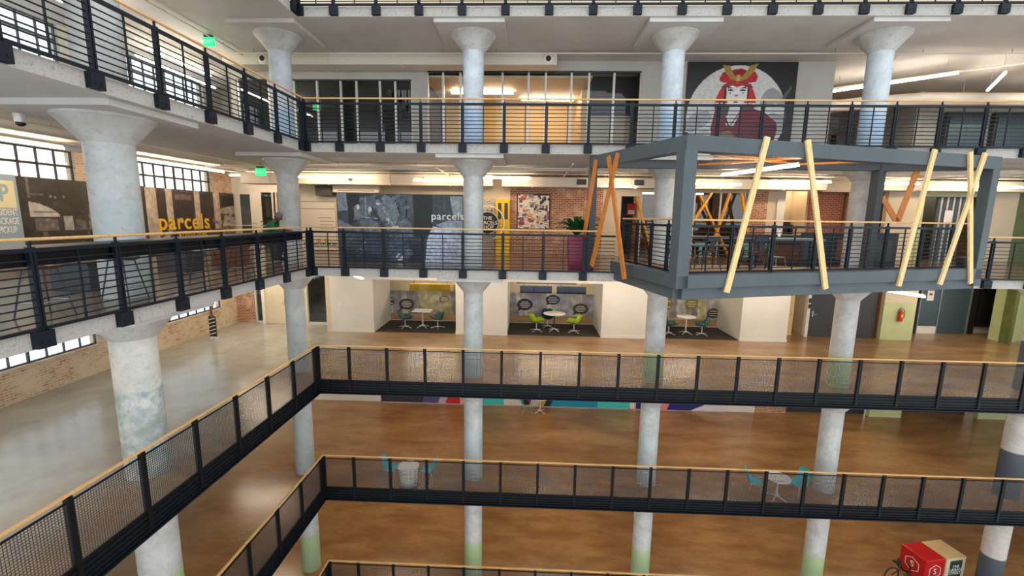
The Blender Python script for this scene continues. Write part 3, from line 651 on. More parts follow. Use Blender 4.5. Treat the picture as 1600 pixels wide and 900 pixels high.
def duct(label, x0, x1, y0, y1, z0, z1, vents, m='duct_paint'):
    t = thing('air_duct', label, 'duct', (0, 0, 0)); MB().box(x0, x1, y0, y1, z0, z1).build('duct_body', m, t, bevel=.02)
    x = x0 + 1.2
    while x < x1 - .3: MB().box(x - .02, x + .02, y0 - .02, y1 + .02, z0 - .02, z1 + .004).build('duct_flange', m, t); x += 2.4
    for v in vents:
        MB().lathe([(.15, 0), (.17, .03), (.12, .06)], 20).build('vent_collar', 'lamp_housing', t, (v, y0 - .0, (z0 + z1) / 2)).rotation_euler = (PI / 2, 0, 0)
        MB().lathe([(.085, .0), (.085, .075)], 20).build('vent_opening', 'black_paint', t, (v, y0 - .0, (z0 + z1) / 2)).rotation_euler = (PI / 2, 0, 0)
duct('long pale air duct with round nozzles over the shopfronts', -4.0, 7.1, 2.7, 3.35, 6.43, 6.77, (-2.6, 6.82))
duct('long cream air duct with round nozzles over the photo mural', -5.2, 4.85, 5.0, 5.75, 2.72, 3.15, (-.72, 2.15, 4.4))
duct('cream air duct over the brick wall and glazed room', 5.2, 17.6, 5.1, 5.75, 2.72, 3.10, (17.0,))
duct('cream air duct at the right end of the parcel gallery', 19.6, 30, 5.1, 5.75, 2.74, 3.12, ())
for x in (8.3, 10.5):
    tag(MB().box(x - .18, x + .18, 5.04, 5.1, 2.82, 3.02).build('air_grille', 'steel_dark'), 'square grille on the cream duct %s' % ('above the brick wall' if x < 9 else 'above the dark doorway behind the balcony'), 'grille')
tag(MB().box(-2.45, -1.75, 5.55, 5.95, 2.30, 2.70).build('vent_box', 'charcoal', bevel=.02), 'dark square vent above the map board', 'vent')
t = thing('air_unit', 'cream boxed air unit above the left end of the photo mural', 'air unit', (-1.7, 5.5, 2.44)); MB().box(0, 1.9, 0, .48, 0, .28).build('casing', 'duct_paint', t, bevel=.015); MB().box(.2, 1.7, -.01, .0, .05, .08).build('slot', 'charcoal', t)
npipe = 0
def pipe(label, pts, r=.03, m='duct_paint', hang=None):
    t = thing('ceiling_pipe', label, 'pipe', (0, 0, 0), 0, 'ceiling pipes'); MB().tube(pts, r, 8).build('pipe_run', m, t)
    if hang:
        a, b = Vector(pts[0]), Vector(pts[-1]); k = max(2, int((b - a).length / 2.6))
        for i in range(k):
            p = a + (b - a) * ((i + .5) / k); MB().box(p.x - .008, p.x + .008, p.y - .008, p.y + .008, p.z + r, hang).build('hanger_rod', 'galvanised', t)
for zc, who in ((s5, 'upper gallery'), (s4, 'parcel gallery')):
    pipe('front sprinkler pipe along the ceiling of the %s' % who, [(-4, 2.35, zc - .14), (30, 2.35, zc - .14)], .022, hang=zc)
    pipe('thick pipe along the ceiling of the %s' % who, [(-6, 3.05 if zc == s5 else 3.1, zc - .12), (30, 3.05 if zc == s5 else 3.1, zc - .12)], .04, hang=zc) if zc == s4 else None
    pipe('rear conduit along the ceiling of the %s' % who, [(-6, 4.75, zc - .1), (30, 4.75, zc - .1)], .025, hang=zc) if zc == s4 else None
    pipe('conduit across the left wing ceiling of the %s' % who, [(-5.2, -8, zc - .1), (-5.2, 6.0, zc - .1)], .03, hang=zc)
    pipe('second conduit across the left wing ceiling of the %s' % who, [(-3.3, -8, zc - .08), (-3.3, 6.0, zc - .08)], .022, hang=zc)
    pipe('slanting pipe under the ceiling at the right of the %s' % who, [(17.0, 6.5, zc - .2), (25, 1.2, zc - .12)], .035)
pipe('cross pipe over the photo mural', [(3.2, 2.3, s4 - .15), (3.2, 5.6, s4 - .2)], .025); pipe('cross pipe before the brick wall', [(7.6, 1.2, s4 - .12), (7.6, 5.6, s4 - .16)], .025)
t = thing('round_duct', 'round cream duct bending over the right of the upper gallery', 'duct', (0, 0, 0)); MB().tube([(17.0, 7.0, 6.0), (19.2, 6.0, 6.1), (21, 5.6, 6.15), (29, 5.6, 6.15)], .24, 16).build('duct_body', 'duct_paint', t)
for x in (19.5, 22.5, 25.5): MB().tube([(x, 5.65, 6.35), (x, 5.65, s5)], .012, 6).build('hanger_rod', 'galvanised', t)
def exit_sign(label, loc, hang=.3):
    t = thing('exit_sign', label, 'exit sign', loc); MB().box(-.17, .17, -.03, .03, -.12, .12).build('sign_body', 'exit_green', t, bevel=.01)
    MB().box(-.12, .12, -.05, .05, .12, .19).box(-.01, .01, -.01, .01, .19, hang).build('mount', 'charcoal', t); share('lettering', text_mesh('EXIT', .15, 'sign_text_white'), t, (0, -.034, 0))
exit_sign('green lit exit sign under the ceiling of the upper left wing', (-3.35, 1.2, 6.58), .22); exit_sign('green lit exit sign left of the corner column on the parcel gallery', (-3.1, 2.95, 2.98), .3)
exit_sign('green lit exit sign inside the dark left shopfront', (-2.2, 5.6, 5.75), 1.05)
t = thing('dome_camera', 'small dark security camera under the left upper slab', 'camera', (-3.0, -4.6, s4)); MB().lathe([(.07, -.16), (.09, -.08), (.09, 0)], 16).build('housing', 'white_metal', t); MB().lathe([(.03, -.22), (.07, -.19), (.075, -.15)], 16).build('lens_dome', 'black_paint', t)

# ================================================================== PRINTS
# --- helmeted woman mural (traced in the mural's own plane)
def mz(x, y): return ((x - 95) / 1095., 1 - (y - 75) / 957.)
def mp(*pts): return [mz(*p) for p in pts]
cv = Canvas(220, 192, (30, 32, 34))
cu, cvv = mz(612, 608); cv.ell(cu, cvv, 500 / 1095., 500 / 957., (206, 206, 202))
for pts, c in ((((860, 400), (900, 340), (960, 320), (1020, 350), (1080, 420), (1090, 520), (1000, 470), (900, 520), (840, 480)), (150, 152, 152)),
               (((120, 640), (200, 560), (330, 540), (380, 620), (300, 700), (180, 760), (110, 760)), (166, 168, 170)), (((880, 620), (980, 560), (1100, 600), (1110, 760), (1000, 800)), (160, 165, 170)), (((200, 780), (320, 720), (390, 800), (340, 900), (180, 900)), (178, 180, 182))): cv.poly(mp(*pts), c)
cv.poly(mp((1060, 420), (1140, 290), (1150, 320), (1090, 440)), (80, 82, 84))
red, dred = (186, 26, 36), (132, 22, 34)
cv.poly(mp((390, 470), (400, 420), (430, 350), (470, 290), (740, 285), (770, 350), (800, 420), (805, 470), (700, 470), (500, 470)), red)
cv.poly(mp((480, 330), (500, 310), (500, 480), (470, 500), (720, 500), (705, 310), (725, 330), (730, 520), (470, 520)), (40, 26, 32))
cv.poly(mp((415, 235), (450, 175), (520, 160), (570, 145), (640, 140), (690, 160), (770, 170), (800, 215), (790, 262), (730, 275), (470, 275), (430, 262)), red)
cv.poly(mp((440, 318), (500, 275), (600, 262), (700, 272), (765, 315), (740, 325), (600, 292), (470, 328)), dred); cv.poly(mp((455, 305), (600, 270), (750, 305), (600, 282)), (214, 60, 60))
cv.poly(mp((545, 210), (570, 165), (620, 145), (665, 165), (685, 210), (610, 225)), (150, 20, 32)); cv.line(mz(600, 148), mz(600, 225), .008, (90, 14, 22)); cv.line(mz(545, 205), mz(560, 165), .008, (70, 14, 22)); cv.line(mz(690, 205), mz(665, 160), .008, (70, 14, 22))
gold = (160, 128, 62)
cv.poly(mp((442, 105), (520, 112), (535, 160), (570, 205), (605, 225), (650, 205), (690, 160), (715, 110), (798, 90), (760, 165), (700, 232), (610, 262), (530, 240), (470, 170)), gold); cv.poly(mp((590, 200), (622, 200), (625, 258), (588, 258)), (196, 170, 100))
cv.poly(mp((500, 318), (560, 300), (600, 318), (650, 300), (705, 315), (706, 420), (680, 470), (640, 512), (560, 512), (520, 470), (502, 420)), (222, 222, 218))
for s_ in (-1, 1):
    X = lambda d: 601 + s_ * d
    cv.poly(mp((X(95), 330), (X(30), 330), (X(50), 322), (X(92), 308)), (40, 40, 42)); cv.ell(*mz(X(62), 346), .026, .010, (40, 40, 42)); cv.ell(*mz(X(64), 376), .006, .007, (20, 20, 22))
cv.ell(*mz(601, 398), .02, .009, (120, 110, 110)); cv.ell(*mz(601, 462), .022, .009, (90, 60, 62))
cv.poly(mp((385, 480), (500, 475), (560, 520), (650, 520), (720, 475), (830, 490), (700, 580), (520, 600), (400, 560)), (70, 66, 74))
cv.poly(mp((400, 540), (500, 590), (560, 700), (640, 560), (780, 520), (900, 560), (1030, 660), (1040, 720), (1000, 960), (380, 960), (370, 700)), (116, 30, 48))
cv.poly(mp((545, 505), (650, 505), (640, 600), (600, 690), (545, 705), (515, 680), (530, 580)), (204, 204, 204)); cv.line(mz(500, 590), mz(550, 700), .02, (70, 70, 76)); cv.line(mz(645, 570), mz(565, 690), .012, (70, 70, 76))
for k in range(7):
    y = 720 + 34 * k; cv.line(mz(640, y - 60), mz(1020, y - 20), .012, (70, 40, 54))
cv.poly(mp((440, 770), (560, 740), (620, 790), (560, 830), (430, 830)), (120, 110, 80)); cv.poly(mp((820, 690), (1035, 690), (1040, 715), (830, 715)), (36, 30, 40)); cv.noise(.12, 3)
board('wall_mural', 'mural of a woman in a red horned helmet before a white disc', 'mural', cv, 3.62, 3.17, (11.53, Y5 - .05, 3.6), 0, .05, 'rust_steel')

# --- grey parcel photo with white lettering
def pz(x, y): return ((x - 100) / 1300., 1 - (y - 80) / 613.)
def pp(*pts): return [pz(*p) for p in pts]
cv = Canvas(240, 112, (62, 68, 74)); cv.noise(.5, 14, 3)
for pts, c in ((((105, 80), (200, 80), (215, 230), (110, 240)), (128, 138, 146)), (((205, 80), (340, 80), (300, 330), (220, 360)), (40, 42, 44)), (((340, 130), (500, 90), (540, 180), (440, 290), (340, 290)), (92, 100, 108)),
        (((280, 190), (335, 170), (345, 300), (275, 320)), (112, 120, 128)), (((480, 200), (600, 85), (680, 120), (750, 260), (700, 370), (620, 410)), (112, 122, 132)), (((330, 330), (420, 290), (520, 340), (545, 420), (390, 430)), (104, 112, 122)),
        (((650, 400), (740, 320), (870, 330), (880, 460), (640, 470)), (96, 106, 118)), (((750, 130), (900, 90), (920, 200), (860, 280), (770, 300)), (78, 84, 90)), (((815, 140), (832, 140), (830, 315), (812, 315)), (18, 18, 18)),
        (((890, 85), (1090, 85), (1100, 420), (1010, 470), (900, 460)), (24, 24, 24)), (((1110, 95), (1290, 95), (1280, 240), (1120, 250)), (66, 68, 70)), (((1270, 95), (1400, 95), (1400, 300), (1300, 250)), (152, 164, 172)),
        (((1130, 350), (1250, 310), (1400, 310), (1400, 370), (1180, 380)), (150, 164, 178)), (((1030, 500), (1060, 420), (1095, 365), (1180, 380), (1290, 370), (1400, 372), (1400, 693), (1010, 693)), (196, 204, 226)),
        (((105, 310), (250, 370), (340, 400), (330, 420), (110, 400)), (120, 128, 134)), (((110, 440), (360, 440), (300, 580), (120, 560)), (70, 82, 96)), (((300, 520), (400, 470), (540, 500), (560, 620), (330, 640)), (64, 76, 94)), (((620, 500), (830, 480), (850, 660), (640, 690)), (78, 92, 114)), (((840, 550), (980, 500), (1000, 690), (860, 690)), (40, 50, 66)), (((130, 600), (560, 640), (560, 693), (120, 693)), (50, 62, 78))): cv.poly(pp(*pts), c)
cv.line(pz(460, 200), pz(600, 415), .02, (26, 28, 30)); cv.line(pz(520, 130), pz(700, 380), .008, (170, 180, 188)); cv.line(pz(740, 170), pz(590, 360), .006, (160, 170, 178)); cv.line(pz(403, 100), pz(403, 280), .008, (180, 186, 190)); cv.line(pz(360, 290), pz(520, 300), .012, (170, 178, 184))
for x, y, w_, h_ in ((530, 155, 20, 34), (445, 225, 20, 36), (620, 330, 24, 40), (705, 378, 36, 14), (320, 200, 16, 28), (740, 650, 40, 40)): cv.ell(*pz(x, y), w_ / 1300., h_ / 613. / 1.2, (196, 204, 210))
for k in range(6): cv.line(pz(1045 + 50 * k, 520), pz(1100 + 52 * k, 690), .006, (150, 158, 186), .6)
for k in range(9): cv.line(pz(1125 + 18 * k, 100), pz(1125 + 18 * k, 235), .006, (40, 40, 40))
rm = random.Random(21)
for k in range(46):
    x, y = 120 + 760 * rm.random(), 100 + 560 * rm.random(); g = rm.choice((70, 96, 128, 150, 44)); q = 14 + 40 * rm.random(); s_ = rm.random() * 1.2 - .6
    cv.poly(pp((x - q, y - q * s_), (x + q * .6, y - q * .8), (x + q, y + q * s_), (x - q * .4, y + q * .7)), (g, g + 6, g + 14), .55)
for k in range(26): x, y = 120 + 900 * rm.random(), 100 + 560 * rm.random(); cv.line(pz(x, y), pz(x + 80 * rm.random() - 40, y + 120 * rm.random() - 60), .006, rm.choice(((188, 194, 200), (30, 32, 34))), .7)
cv.noise(.3, 4, 5); cv.noise(.2, 2, 6)
o = board('photo_mural', 'large grey photo mural of wrapped parcels with white parcels lettering', 'mural', cv, 4.17, 2.23, (-.05, 2.0, .01), 0, .16)
share('lettering', text_mesh('parcels', .34, 'sign_text_white', .006, space=1.12, bold=.004), o, (3.68, -.012, 1.52))['label'] = 'white parcels lettering'
# --- map board
cv = Canvas(60, 90, (222, 214, 198))
for (a, b, c, d) in ((.0, .78, .5, .78), (.5, .78, 1, .78), (.5, .2, .5, .92), (.5, .62, .9, .62), (.55, .55, .95, .55), (.55, .48, .9, .48), (.55, .41, .95, .41), (.1, .2, .1, .9), (0, .92, 1, .92), (.55, .34, .9, .34)): cv.line((a, b), (c, d), .010, (110, 100, 90))
for k in range(3): cv.rect(.25 + .2 * k, .14, .34 + .2 * k, .22, (206, 178, 60))
o = board('map_board', 'white board with a line drawn floor plan left of the parcel photo', 'board', cv, 1.46, 2.2, (-3.3, Y4 - .05, .05), 0, .04, 'white_laminate')
share('lettering', text_mesh('CONCOURSE', .22, 'sign_text_dark', .005, space=1.1), o, (.76, -.01, .24))
# --- round parcels sign and patterned panel
t = thing('patterned_panel', 'white panel with black brick marks behind the round sign', 'panel', (3.55, Y4 - .06, 0)); MB().box(0, 1.28, 0, .05, .0, 2.28).build('panel_sheet', 'tile_white', t)
t = thing('round_sign', 'round black and white parcels sign beside the yellow locker', 'sign', (4.62, Y4 - .50, 1.30))
for q in (-.55, .0): MB().box(q - .01, q + .01, 0, .44, .3, .32).build('mount_rod', 'charcoal', t)
def disc(r0, r1, y0, y1, m, name):
    mb = MB(); n = 40; pr = [(r0, y0), (r1, y0), (r1, y1), (r0, y1)] if r0 > 0 else None
    if r0 <= 0: o = MB().lathe([(r1, y0), (r1, y1)], n).build(name, m, t)
    else:
        for k in range(n):
            for r, y in pr: a = 2 * PI * k / n; mb.v.append((r * math.cos(a), r * math.sin(a), y))
        for k in range(n):
            for j in range(4): mb.f.append((4 * k + j, 4 * k + (j + 1) % 4, 4 * ((k + 1) % n) + (j + 1) % 4, 4 * ((k + 1) % n) + j))
        o = mb.build(name, m, t)
    o.rotation_euler = (PI / 2, 0, 0); return o
disc(0, .47, 0, .04, 'black_paint', 'disc'); disc(.43, .455, .035, .045, 'paper', 'inner_ring'); disc(.66, .70, .0, .04, 'paper', 'outer_ring')
share('lettering', text_mesh('THE\nPARCELS\nSHOP', .2, 'sign_text_white', .005, lines=.9), t, (0, -.045, 0))
t = thing('locker', 'tall yellow locker with two dark slots by the brick wall', 'locker', (4.95, Y4 - .42, 0)); MB().box(0, .56, 0, .4, 0, 2.25).build('body', 'yellow_paint', t, bevel=.01)
for k in (0, 1):
    MB().box(.03 + .26 * k, .27 + .26 * k, -.015, 0, 1.15, 2.2).build('door', 'yellow_paint', t); MB().box(.08 + .26 * k, .22 + .26 * k, -.022, -.012, 1.45, 2.1).build('slot', 'charcoal', t)
MB().box(.03, .53, -.015, 0, .1, 1.1).build('door', 'yellow_paint', t)
# --- collage poster
cv = Canvas(90, 92, (224, 216, 200)); rr = random.Random(4); pal = [(228, 220, 206), (214, 204, 190), (120, 84, 96), (60, 50, 54), (190, 90, 60), (210, 160, 80), (150, 140, 150), (236, 232, 224), (176, 60, 60), (90, 100, 120)]
for k in range(130):
    u, v = rr.random(), rr.random(); a, b = .03 + .12 * rr.random(), .03 + .1 * rr.random(); c = pal[rr.randrange(len(pal))]
    if u > .5 and v > .5 and rr.random() < .5: c = (48, 36, 36)
    cv.rect(u, v, u + a, v + b, c)
for k in range(90): u, v = rr.random(), rr.random(); cv.line((u, v), (u + .08, v), .010, (70, 60, 60))
cv.rect(0, 0, .03, 1, (40, 26, 28)); cv.rect(.97, 0, 1, 1, (40, 26, 28)); cv.rect(.5, .96, 1, 1, (40, 26, 28))
board('collage_poster', 'collage poster of clippings in a dark frame on the brick wall', 'poster', cv, 1.37, 1.40, (5.78, Y4 - .06, 1.09), 0, .05, 'rust_steel')
# --- photo boards on the left wall
cv = Canvas(170, 100, (58, 54, 52)); cv.noise(.4, 10, 8)
wq = lambda pts: [(.1 + .48 * u, .40 + .6 * v) for u, v in pts]
for pts, c in ((((.0, .55), (.12, .52), (.3, .42), (.40, .30), (.38, .26), (0, .27)), (176, 170, 162)), (((.05, .0), (.35, .0), (.35, .22), (.05, .24)), (110, 104, 100)), (((.44, .0), (.58, .0), (.58, .28), (.44, .28)), (168, 164, 160)), (((.60, .0), (.78, .0), (.76, .2), (.62, .22)), (104, 100, 96)), (((.0, .62), (.04, .62), (.04, 1), (0, 1)), (110, 106, 104)), (((.8, .0), (1, .0), (1, .6), (.84, .5)), (120, 116, 112)), (((.88, .6), (1, .6), (1, .9), (.9, .85)), (150, 146, 142))): cv.poly(wq(pts), c)
for u, v in ((.3, .66), (.36, .64), (.48, .66), (.22, .2), (.12, .12), (.28, .1)): cv.ell(*wq([(u, v)])[0], .009, .018, (140, 130, 126))
for k in range(60):
    u, v = random.random(), random.random(); q = .008 + .025 * random.random(); cv.rect(u, v, u + q, v + q * (1 + random.random()), random.choice([(120, 114, 110), (84, 78, 76), (150, 144, 140), (40, 38, 36)]) if v < .58 else random.choice([(70, 66, 64), (46, 42, 40), (84, 80, 76)]), .7)
cv.poly(wq(((.0, .55), (.12, .52), (.3, .42), (.40, .30), (.38, .26), (0, .27))), (196, 190, 182)); cv.line(*wq([(.05, .36), (.36, .36)]), .006, (90, 86, 84)); cv.line(*wq([(.05, .68), (.2, .68)]), .02, (104, 98, 96)); cv.noise(.3, 4, 9)
board('wall_photo', 'dark brown photo board of a packing room left of the near column', 'photo board', cv, 4.12, 2.40, (-7.12, -1.5, .03), PI / 2, .05)
cv = Canvas(190, 92, (70, 62, 58)); cv.noise(.3, 10, 18)
for u0, u1 in ((.0, .10), (.19, .25), (.49, .55), (.72, .80)): cv.rect(u0, .35 if u0 > .1 else .2, u1, 1, (178, 166, 154))
for u0, u1 in ((.10, .19), (.26, .48), (.56, .71)): cv.rect(u0, .3, u1, .96, (54, 46, 44))
cv.rect(.82, .75, 1, .95, (40, 38, 36)); cv.rect(.28, .84, .46, .92, (104, 92, 86))
for pts in (((.78, .7), (1, .78), (1, .62), (.8, .62)), ((.80, 0), (1, 0), (1, .55), (.86, .6), (.82, .4)), ((0, 0), (.12, 0), (.12, .2), (0, .3))): cv.poly(pts, (160, 148, 138))
for k in range(40): u, v = rr.random(), rr.random() * .55; cv.ell(u, v, .012 + .02 * rr.random(), .02 + .03 * rr.random(), rr.choice([(120, 108, 102), (150, 140, 132), (84, 74, 70), (176, 168, 160)]))
for k in range(30): u, v = .75 + .25 * rr.random(), .7 * rr.random(); cv.rect(u, v, u + .04, v + .06, rr.choice([(150, 138, 128), (170, 158, 148), (120, 108, 100)]))
cv.noise(.3, 4, 19)
o = board('wall_photo', 'brown photo board of a sorting hall with yellow parcels lettering', 'photo board', cv, 4.75, 2.36, (-7.12, 2.65, .05), PI / 2, .05)
share('lettering', text_mesh('parcels', .86, 'sign_text_yellow', .006, space=1.08, bold=.010), o, (1.75, -.012, 1.12))['label'] = 'yellow parcels lettering'
share('lettering', text_mesh('& COLLECTIONS', .2, 'sign_text_yellow', .005), o, (2.1, -.012, .62))
t = thing('pickup_sign', 'pale blue resident package pickup sign with a yellow P panel', 'sign', (-6.95, -3.42, .3), PI / 2)
MB().box(0, 1.98, .003, .1, 0, 2.14).build('sign_board', 'sign_blue', t, bevel=.01); MB().box(1.36, 1.90, -.008, .004, 1.30, 1.98).build('logo_panel', 'sign_cream', t)
share('lettering', text_mesh('P', .6, 'sign_blue', .006, bold=.012), t, (1.64, -.014, 1.65)).scale = (.7, 1, 1); share('lettering', text_mesh('RESIDENT\nPACKAGE\nPICKUP', .235, 'sign_text_white', .005, lines=.95, bold=.003), t, (1.62, -.008, .96)).scale = (.52, 1, 1)

# --- alcove screens: glass with a printed band, speech bubbles
def alcove_screen(label, x0, x1, tone, bubbles, seed):
    w_, h_ = x1 - x0, 1.12; cv = Canvas(150, 46, (176, 172, 170)); r = random.Random(seed)
    for k in range(16): u = r.random(); cv.poly([(u, 0), (u + .05 + .1 * r.random(), 0), (u + .02 + .1 * r.random(), 1), (u - .05, 1)], r.choice([(206, 202, 198), (140, 134, 138), (120, 116, 122), (196, 190, 180), tone]), .75)
    for k in range(60): u = k / 60; cv.line((u, 0), (u - .02, 1), .03, (150, 142, 146) if k % 2 else (206, 202, 198), .22)
    cv.noise(.35, 6, seed)
    t = thing('alcove_screen', label, 'screen', (x0, 8.5, z3)); cv.build(w_, h_, t, (0, -.012, .36), 0, 'printed_film')
    for k in range(3): MB().box(w_ * k / 3 + .005, w_ * (k + 1) / 3 - .005, -.008, .004, 0.02, 1.9).build('pane', 'glass_clear', t)
    MB().box(0, w_, -.02, .02, 0, .03).build('floor_channel', 'white_metal', t)
    for bx, bz, rx, rz_, c, n in bubbles:
        mb = MB(); N = 28; pts = [(rx * math.cos(2 * PI * k / N), rz_ * math.sin(2 * PI * k / N)) for k in range(N)]
        mb.v = [(x, -.004, z) for x, z in pts] + [(x, .004, z) for x, z in pts]; mb.f = [tuple(range(N)), tuple(range(2 * N - 1, N - 1, -1))] + [(k, (k + 1) % N, N + (k + 1) % N, N + k) for k in range(N)]
        mb.v += [(-rx * .8, -.004, -rz_ * .55), (-rx * .4, -.004, -rz_ * .85), (-rx * .95, -.004, -rz_ * 1.15)]; mb.f.append((2 * N, 2 * N + 1, 2 * N + 2))
        b = mb.build('speech_bubble', c, t, (bx - x0, -.024, bz - z3))
        for k in range(n):
            ww = rx * (.95 - .28 * abs(k - (n - 1) / 2)); MB().box(-ww * .8, ww * .8, -.008, -.004, rz_ * (.42 - .9 * k / max(1, n - 1)) - .014, rz_ * (.42 - .9 * k / max(1, n - 1)) + .014).build('text_line', 'sign_text_white', b)
mat('bubble_brown', rgb(74, 62, 46), .5); mat('bubble_olive', rgb(150, 130, 30), .5); mat('bubble_navy', rgb(32, 38, 66), .5)
alcove_screen('glass screen with striped print and yellow bubble in the first alcove', -.40, 3.2, (196, 186, 120), [(.40, -2.72, .38, .27, 'bubble_brown', 4), (2.26, -2.44, .26, .16, 'bubble_olive', 3), (-.42, -2.6, .2, .22, 'bubble_brown', 2)], 3)
alcove_screen('glass screen with grey print and navy bubbles in the second alcove', 5.44, 9.48, (150, 156, 170), [(6.17, -2.62, .38, .29, 'bubble_navy', 4), (7.51, -2.36, .34, .24, 'bubble_navy', 3), (8.85, -2.78, .38, .27, 'bubble_brown', 4)], 5)
alcove_screen('glass screen with striped print and olive bubble in the third alcove', 12.2, 15.35, (206, 196, 130), [(14.1, -2.42, .30, .24, 'bubble_olive', 3), (12.95, -2.45, .26, .3, 'bubble_olive', 2), (15.15, -2.85, .3, .24, 'bubble_brown', 3)], 8)
for x0, x1, n in ((-.40, 3.2, 'first'), (5.44, 9.48, 'second'), (12.2, 15.35, 'third')):
    struct('floor', MB().box(x0, x1, Y3 + .12, 8.46, z3, z3 + .012), 'carpet', 'dark carpet in the %s alcove' % n)
    struct('floor', MB().box(x0 - .5, x1 + .5, 8.52, 12.2, z3, z3 + .008), 'tan_floor', 'brown floor behind the %s alcove screen' % n)
for lab, x0, x1, zz0, zz1, m, y in (('long yellow hanging bulkhead behind the first alcove', .3, 2.4, -2.24, -1.86, 'yellow_paint', 9.4), ('short yellow hanging bulkhead behind the first alcove', 2.5, 4.2, -2.24, -1.86, 'yellow_paint', 9.4), ('upper yellow panel behind the first alcove', .9, 2.3, -1.85, -1.5, 'yellow_pale', 10.2),
        ('left navy bulkhead behind the second alcove', 5.9, 7.5, -2.24, -1.86, 'navy_paint', 9.4), ('right navy bulkhead behind the second alcove', 7.75, 9.2, -2.24, -1.86, 'navy_paint', 9.4), ('upper navy panel behind the second alcove', 5.7, 8.8, -1.85, -1.45, 'navy_paint', 10.2),
        ('yellow bulkhead behind the third alcove', 12.3, 14.2, -2.24, -1.7, 'yellow_paint', 9.4)):
    t = thing('bulkhead_panel', lab, 'panel', (x0, y, zz0)); MB().box(0, x1 - x0, 0, .25, 0, zz1 - zz0).build('panel_body', m, t, bevel=.01)
    for q in (.2, x1 - x0 - .2): MB().box(q - .01, q + .01, .11, .13, zz1 - zz0, c3 - zz0).build('hanging_rod', 'charcoal', t)

# --- colour mural low on the turquoise chair gallery
cv = Canvas(230, 60, (58, 52, 66))
for u0, u1, sh, cc in ((0, .2, 0, (56, 50, 64)), (.17, .25, .02, (84, 84, 130)), (.235, .28, .02, (196, 176, 200)), (.265, .33, .02, (196, 40, 44)), (.32, .412, .02, (220, 160, 150)), (.412, .50, 0, (62, 196, 190)), (.50, .66, 0, (220, 212, 202)), (.635, .68, .05, (214, 176, 44)), (.66, .72, .05, (36, 34, 40)), (.685, .875, .05, (22, 140, 172)), (.875, 1, 0, (70, 198, 190))):
    cv.poly([(u0, 0), (u1, 0), (u1 + (sh if u1 < .8 else 0), 1), (u0 + sh, 1)], cc)
board('colour_mural', 'colourful mural strip with teal and red on the wall behind turquoise chairs', 'mural', cv, 11.5, 1.6, (-.45, 6.84, F[2] + .03), 0, .05, 'white_laminate')
cv = Canvas(90, 40, (40, 34, 110)); cv.poly([(.1, 0), (.5, 0), (.4, 1), (.2, 1)], (46, 34, 130)); cv.poly([(.24, .0), (.34, .0), (.42, .6), (.26, 1)], (226, 130, 140)); cv.poly([(.6, 0), (1, 0), (1, .5)], (214, 210, 214))
board('colour_mural', 'short purple and pink mural right of the second lower column', 'mural', cv, 4.1, 1.5, (11.35, 6.84, F[2] + .03), 0, .05, 'white_laminate')

# ================================================================== DOORS AND LIFT FRONTS
dn = 0
def door(label, loc, wd, ht, m, handle='chrome', hx=.9, panels=0, rz=0, leaf2=False, frame=None):
    global dn; dn += 1
    o = struct('door_%d' % dn, MB().box(0, wd, 0, .05, 0.01, ht), m, label, loc=loc, rz=rz, bevel=.004)
    if handle:
        MB().box(wd * hx - .03, wd * hx + .03, -.02, 0, .92, 1.18).bar((wd * hx, -.05, 1.02), (wd * hx - (.14 if hx > .5 else -.14), -.05, 1.02), .02, .02).bar((wd * hx, 0, 1.02), (wd * hx, -.06, 1.02), .02, .02).build('door_handle', handle, o)
    for k in range(panels): MB().box(.1, wd - .1, -.012, 0, .15 + k * (ht - .1) / panels, (k + 1) * (ht - .1) / panels).build('door_panel', m, o)
    if frame: MB().box(-.09, 0, -.04, .08, 0, ht + .09).box(wd, wd + .09, -.04, .08, 0, ht + .09).box(-.09, wd + .09, -.04, .08, ht, ht + .09).build('door_frame', frame, o)
    return o
# corner double doors on the alcove gallery
door('left leaf of the cream double doors in the far left corner', (-5.85, 7.2, z3), .97, 2.45, 'cream_paint', 'galvanised', .93)
o = door('right leaf of the cream double doors in the far left corner', (-4.86, 7.2, z3), .97, 2.45, 'cream_paint', 'galvanised', .07)
MB().box(.2, .45, -.012, 0, 1.55, 1.6).box(.28, .36, -.012, 0, 1.9, 1.98).build('notice', 'red_paint', o)
storefront('teal glass side light left of the corner double doors', -6.35, -5.9, z3, -1.3, 7.28, [], 'glass_teal')
storefront('teal glass screen right of the corner column on the alcove gallery', -3.9, -2.5, z3, -1.0, 7.28, [-2.75], 'glass_teal', 'white_metal')
tag(MB().box(-3.85, -2.5, 7.6, 7.62, z3 + 1.45, z3 + 1.5).build('push_bar', 'charcoal'), 'dark horizontal bar behind the teal glass screen', 'bar')
tag(MB().box(-5.99, -5.86, 7.1, 7.3, z3, -1.0).build('door_jamb', 'white_laminate'), 'white upright between teal side light and double doors', 'jamb')
# glazed door behind the corner column on level 4
t = thing('glazed_door', 'white framed glazed entrance behind the corner column, parcel gallery', 'door', (-7.0, 7.55, 0))
for x in (0, .55, .72, 1.0, 1.55, 1.72): MB().box(x, x + .07, 0, .06, 0, 2.5).build('frame_upright', 'white_laminate', t)
MB().box(.55, 1.07, -.01, .05, 0, 2.5).build('door_leaf', 'white_laminate', t); MB().bar((.62, -.06, 1.1), (.82, -.06, 1.1), .03, .03).build('handle', 'galvanised', t)
for x0, x1 in ((.07, .55), (1.07, 1.55)): MB().box(x0, x1, .02, .03, .1, 2.4).build('pane', 'glass_dark', t)
